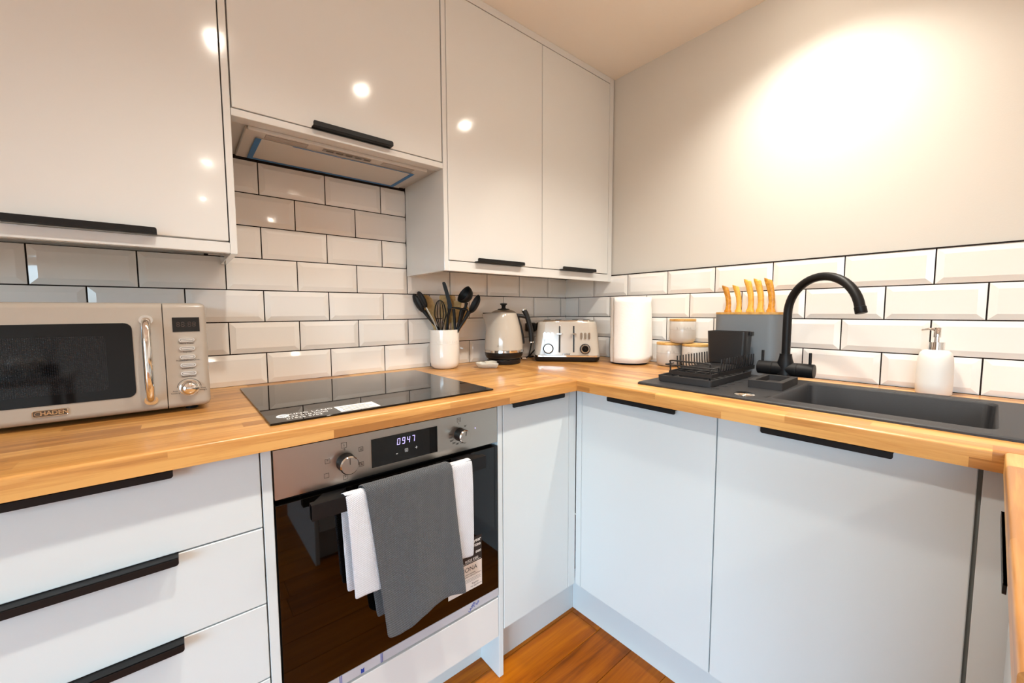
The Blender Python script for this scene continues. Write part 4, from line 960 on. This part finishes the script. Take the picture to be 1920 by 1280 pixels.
J3 = [vv(x, y, -0.174) for x, y in sc(inner_, 0.030)]; J1 = [vv(x, y, -0.002) for x, y in sc(inner_, -0.006)]
n_ = len(outer_)
for ra, rb in ((O0, O1), (O1, O2), (O2, I0), (I0, I1), (I1, I2), (I2, I3), (J3, J1), (J1, O0)):
    for k in range(n_):
        l = (k+1) % n_; bm.faces.new((ra[k], ra[l], rb[l], rb[k]))
bm.faces.new(I3); bm.faces.new(J3[::-1])
obj('basin', bm, 'sink_composite', sn, smooth=35)
obj('bowl_waste', lathe([(0.045, -0.1678), (0.045, -0.1655), (0.036, -0.166), (0.0, -0.1668)], 32, c=((b0+b1)/2-KX, (c0+c1)/2-KY, 0)), 'chrome', sn, smooth=40)
obj('overflow_slot', prism([(-0.5065-KX, -1.150-KY), (-0.5065-KX, -1.160-KY), (-0.480-KX, -1.160-KY)], zt+0.0001, zt+0.0004, 'z'), 'black_plastic', sn)
obj('waste_cover', lathe([(0.0, zt+0.0045), (0.020, zt+0.004), (0.0245, zt+0.002), (0.0255, zt+0.0003)], 36, c=(-0.507-KX, -1.106-KY, 0)), 'chrome', sn, smooth=60, label='small round chrome cap on the sink deck')
for k in range(6):
    xx = -0.49+k*0.055
    obj('drainer_ridge', bx(xx-KX, xx+0.012-KX, -1.03-KY, -0.85-KY, zt, zt+0.0016, 0.0008, 1), 'sink_composite', sn)
# ---- tap
TP = Vector((-0.1525, -1.098, 0.9102+zt+0.0002))
tp = thing('kitchen_tap', 'matt black swan-neck kitchen tap with two levers behind the sink', 'tap', TP)
obj('base', lathe([(0, 0), (0.0255, 0), (0.0255, 0.003), (0.0235, 0.010), (0.0225, 0.040), (0.0225, 0.056), (0.0190, 0.068), (0.0172, 0.0785), (0.0172, 0.0835), (0, 0.0835)], 36), 'black_metal', tp, smooth=50)
bm = lathe([(0, -0.078), (0.0212, -0.078), (0.0222, -0.077), (0.0222, -0.035), (0.0212, -0.0345), (0.0222, -0.034), (0.0222, 0.034), (0.0212, 0.0345), (0.0222, 0.035), (0.0222, 0.077), (0.0212, 0.078), (0, 0.078)], 36, axis='y')
vb = obj('valve_body', bm, 'black_metal', tp, (0, 0, 0.034), smooth=35)
for yy in (-0.066, 0.066): obj('lever', tube([(0, yy, 0.020), (0, yy, 0.056), (0, yy, 0.0575)], [0.0042, 0.0042, 0.0035], 12), 'black_metal', vb, smooth=50)
SPD = Vector((-0.104, -0.195, 0)).normalized(); RR = 0.111
pts = [Vector((0, 0, 0.0835)), Vector((0, 0, 0.14)), Vector((0, 0, 0.212))]
for k in range(25):
    a = PI*k/24*0.94; pts.append(SPD*(RR-RR*math.cos(a))+Vector((0, 0, 0.2135+RR*math.sin(a))))
e_ = pts[-1]; tdir = (pts[-1]-pts[-2]).normalized()
obj('spout', tube(pts, 0.0122, 18), 'black_metal', tp, smooth=60)
obj('aerator', tube([e_, e_+tdir*0.0005, e_+tdir*0.017, e_+tdir*0.0185], [0.0122, 0.0136, 0.0136, 0.0126], 20), 'black_metal', tp, smooth=40)
# ---- sink caddy
cdy = thing('sink_caddy', 'small black rectangular caddy frame on the sink deck left of the bowl', 'caddy', (-0.3065, -1.112, 0.9102+zt+0.0003), 0.03)
o4 = rpoly(0.158, 0.088, 0.004, 3); i4 = rpoly(0.128, 0.058, 0.003, 3)
bm = B(); lo_o = [bm.verts.new((a, b, 0)) for a, b in o4]; hi_o = [bm.verts.new((a, b, 0.022)) for a, b in o4]; hi_i = [bm.verts.new((a, b, 0.022)) for a, b in i4]; lo_i = [bm.verts.new((a, b, 0.006)) for a, b in i4]
for ra, rb in ((lo_o, hi_o), (hi_o, hi_i), (hi_i, lo_i)):
    for k in range(len(o4)):
        l = (k+1) % len(o4); bm.faces.new((ra[k], ra[l], rb[l], rb[k]))
bm.faces.new(lo_o[::-1]); bm.faces.new(lo_i)
obj('frame', bm, 'rubber', cdy, smooth=30)
# ---- dish rack
ZD = 0.9102+zt+0.0018
tr = thing('drip_tray', 'black ribbed drip tray under the dish rack', 'tray', (-0.338, -0.927, ZD))
TW, TH = 0.304, 0.166
o4 = rpoly(TW, TH, 0.008, 4); i4 = rpoly(TW-0.008, TH-0.008, 0.006, 4)
bm = B(); A = [bm.verts.new((a, b, 0)) for a, b in o4]; A2 = [bm.verts.new((a*1.012, b*1.02, 0.019)) for a, b in o4]; A3 = [bm.verts.new((a*1.012, b*1.02, 0.019)) for a, b in i4]; A4 = [bm.verts.new((a, b, 0.004)) for a, b in i4]
for ra, rb in ((A, A2), (A2, A3), (A3, A4)):
    for k in range(len(o4)):
        l = (k+1) % len(o4); bm.faces.new((ra[k], ra[l], rb[l], rb[k]))
bm.faces.new(A[::-1]); bm.faces.new(A4)
obj('tray', bm, 'tray_plastic', tr, smooth=30)
for k in range(7):
    xx = -0.125+k*0.042; obj('rib', bx(xx-0.0035, xx+0.0035, -0.07, 0.07, 0.0042, 0.008, 0.001, 1), 'tray_plastic', tr, rot=(0, 0, 0))
rk = thing('dish_rack', 'black wire dish rack on the draining board', 'dish rack', (-0.300, -0.936, ZD+0.0))
# local: x -0.175(front, room side)..+0.172(wall side); y -0.066(right)..0.064(left)
fx0, fx1, fy0, fy1 = -0.172, 0.165, -0.066, 0.066
bm = bx(fx0, fx0+0.004, fy0, fy1, 0.022, 0.034, 0.001, 1)
for a0, a1, b0_, b1_ in ((fx0+0.004, fx1, fy0, fy0+0.004), (fx0+0.004, fx1, fy1-0.004, fy1), (fx1-0.004, fx1, fy0, fy1)): box(bm, a0, a1, b0_, b1_, 0.022, 0.034)
box(bm, fx0+0.05, fx0+0.054, fy0, fy1, 0.024, 0.030)
obj('base_frame', bm, 'rack_plastic', rk)
obj('end_rail', tube(spline([(fx0+0.004, fy1-0.004, 0.030), (fx0+0.002, fy1-0.004, 0.058), (fx0, fy1-0.009, 0.066), (fx0, 0, 0.066), (fx0, fy0+0.009, 0.066), (fx0+0.002, fy0+0.004, 0.058), (fx0+0.004, fy0+0.004, 0.030)], 6), 0.0026, 8), 'rack_plastic', rk, smooth=60)
obj('side_rail', tube(spline([(fx0+0.045, fy1+0.008, 0.053), (fx0+0.006, fy1+0.008, 0.053), (fx0-0.005, fy1+0.002, 0.053), (fx0-0.006, 0, 0.053), (fx0-0.005, fy0-0.002, 0.053), (fx0+0.006, fy0-0.006, 0.053), (fx0+0.035, fy0-0.006, 0.052), (fx0+0.040, fy0-0.004, 0.034)], 6), 0.0024, 8), 'rack_plastic', rk, smooth=60)
for k in range(14):
    xx = fx0+0.060+k*0.0195
    hgt = 0.076
    obj('wire', tube(spline([(xx, fy1+0.004, hgt), (xx, fy1+0.002, 0.042), (xx, fy1-0.004, 0.036), (xx, fy1-0.03, 0.0365), (xx, 0, 0.0365), (xx, fy0+0.03, 0.0365), (xx, fy0+0.004, 0.036), (xx, fy0-0.002, 0.042), (xx, fy0-0.004, hgt)], 4), 0.00215, 6), 'rack_plastic', rk, smooth=60)
for yy in (-0.045, -0.015, 0.015, 0.045): obj('cross_wire', tube([(fx0+0.006, yy, 0.0345), (fx1-0.006, yy, 0.0345)], 0.0014, 6), 'rack_plastic', rk)
for sx_, sy_ in ((fx0+0.006, fy0+0.008), (fx0+0.006, fy1-0.008), (0.09, fy0+0.008), (0.09, fy1-0.008)):
    obj('leg', tube([(sx_-0.014, sy_, 0.0062), (sx_, sy_, 0.024), (sx_+0.014, sy_, 0.0062)], 0.0018, 6), 'rack_plastic', rk)
# ---- cutlery holder
ch_ = thing('cutlery_holder', 'black plastic cutlery holder at the wall end of the dish rack', 'cutlery holder', (-0.176, -0.932, ZD+0.0395))
bm = B(); secs = []
for hw, hd, z_ in ((0.060, 0.027, 0.0), (0.065, 0.032, 0.112)): secs.append([(b, a, z_) for a, b in rpoly(2*hw, 2*hd, 0.012, 5)])
for hw, hd, z_ in ((0.0628, 0.0298, 0.112), (0.058, 0.025, 0.004)): secs.append([(b, a, z_) for a, b in rpoly(2*hw, 2*hd, 0.010, 5)])
obj('cup', loft(secs), 'rack_plastic', ch_, smooth=40)
obj('hook', bx(-0.004, 0.012, -0.0745, -0.0655, 0.098, 0.112, 0.001, 1), 'rack_plastic', ch_)

# ------------------------------------------------------------------ soap dispenser
sd = thing('soap_dispenser', 'white ceramic soap dispenser with chrome pump behind the sink', 'soap dispenser', (-0.0635, -1.4265, 0.9103))
obj('bottle', lathe([(0, 0), (0.0345, 0), (0.0360, 0.002), (0.0367, 0.03), (0.0362, 0.075), (0.0347, 0.100), (0.031, 0.114), (0.024, 0.121), (0.016, 0.1225), (0, 0.1225)], 48), 'soap_ceramic', sd, smooth=50)
obj('collar', lathe([(0.0165, 0.1226), (0.0165, 0.1435), (0.006, 0.144), (0.0050, 0.158), (0, 0.158)], 32), 'chrome', sd, smooth=40)
aim = math.radians(118)
pump = obj('pump', lathe([(0.0045, 0.156), (0.0080, 0.1565), (0.0080, 0.182), (0.0068, 0.1835), (0, 0.1835)], 24), 'chrome', sd, smooth=40)
obj('nozzle', tube([(0.004*math.cos(aim), 0.004*math.sin(aim), 0.1785), (0.020*math.cos(aim), 0.020*math.sin(aim), 0.1795), (0.034*math.cos(aim), 0.034*math.sin(aim), 0.1765)], [0.0042, 0.0030, 0.0022], 10), 'chrome', pump, smooth=60)

# ------------------------------------------------------------------ console table behind the camera (mirrored in the microwave window)
mat('table_grey', '#b9bcbe', 0.45); mat('ornament_white', '#e8e6e2', 0.55)
ct = thing('console_table', 'pale grey console table mirrored in the microwave window', 'table', (-2.62, -2.78, 0))
obj('table_top', bx(-0.52, 0.42, -0.24, 0.24, 0.735, 0.775, 0.003, 2), 'table_grey', ct)
for sx_ in (-0.47, 0.37):
    for sy_ in (-0.19, 0.19): obj('leg', bx(sx_-0.02, sx_+0.02, sy_-0.02, sy_+0.02, 0.0, 0.735), 'table_grey', ct)
kn_ = thing('knot_ornament', 'white knot ornament on the console table, mirrored in the microwave', 'ornament', (-2.40, -2.70, 0.776))
bm = B(); pts = []
for k in range(96):
    a = 2*PI*k/96; rr = 0.062+0.026*math.cos(5*a); pts.append((rr*math.cos(2*a)*1.15, rr*math.sin(2*a), 0.058+0.026*math.sin(5*a)))
tube(pts, 0.0215, 12, bm, closed=True)
obj('knot', bm, 'ornament_white', kn_, smooth=80)
rd = thing('reed_diffuser', 'black reed diffuser on the console table, mirrored in the microwave', 'diffuser', (-2.27, -2.62, 0.776))
obj('bottle', bx(-0.032, 0.032, -0.032, 0.032, 0, 0.07, 0.006, 3), 'black_plastic', rd, smooth=50)
for k in range(4): a = 1.7*k; obj('reed', tube([(0, 0, 0.065), (0.05*math.cos(a), 0.05*math.sin(a), 0.24)], 0.0018, 6), 'black_plastic', rd)

# ------------------------------------------------------------------ ceiling downlights
NAMES = ['above the microwave side', 'above the middle of the kitchen', 'near the sink wall', 'behind the camera', 'far behind the camera', 'added as fill light in the middle of the living area', 'added as fill light behind the peninsula', 'added as fill light near the window', 'added as fill light in the rear right corner']
for (lx, ly), nm in zip(LIGHT_SPOTS, NAMES):
    t = thing('ceiling_downlight', f'round recessed ceiling downlight {nm}', 'downlight', (lx, ly, CEIL), 0, 'ceiling downlights')
    obj('bezel', lathe([(0.0248, -0.0005), (0.0248, -0.004), (0.042, -0.0035), (0.043, -0.0002)], 32), 'pane_white', t, smooth=40)
    obj('lens', lathe([(0.0243, -0.0012), (0.0240, -0.005), (0.018, -0.0085), (0, -0.0105)], 32), 'lamp_lens', t, smooth=60)
    l = bpy.data.lights.new('downlight_beam', 'SPOT'); l.energy = SPOT_W if -1.2 < ly and lx > -2 else REAR_W; l.color = WARM; l.spot_size = math.radians(SPOT_DEG); l.spot_blend = 1.0; l.shadow_soft_size = 0.028
    lo = bpy.data.objects.new('downlight_beam', l); COL.objects.link(lo); lo.parent = t; lo.location = (0, 0, -0.035)
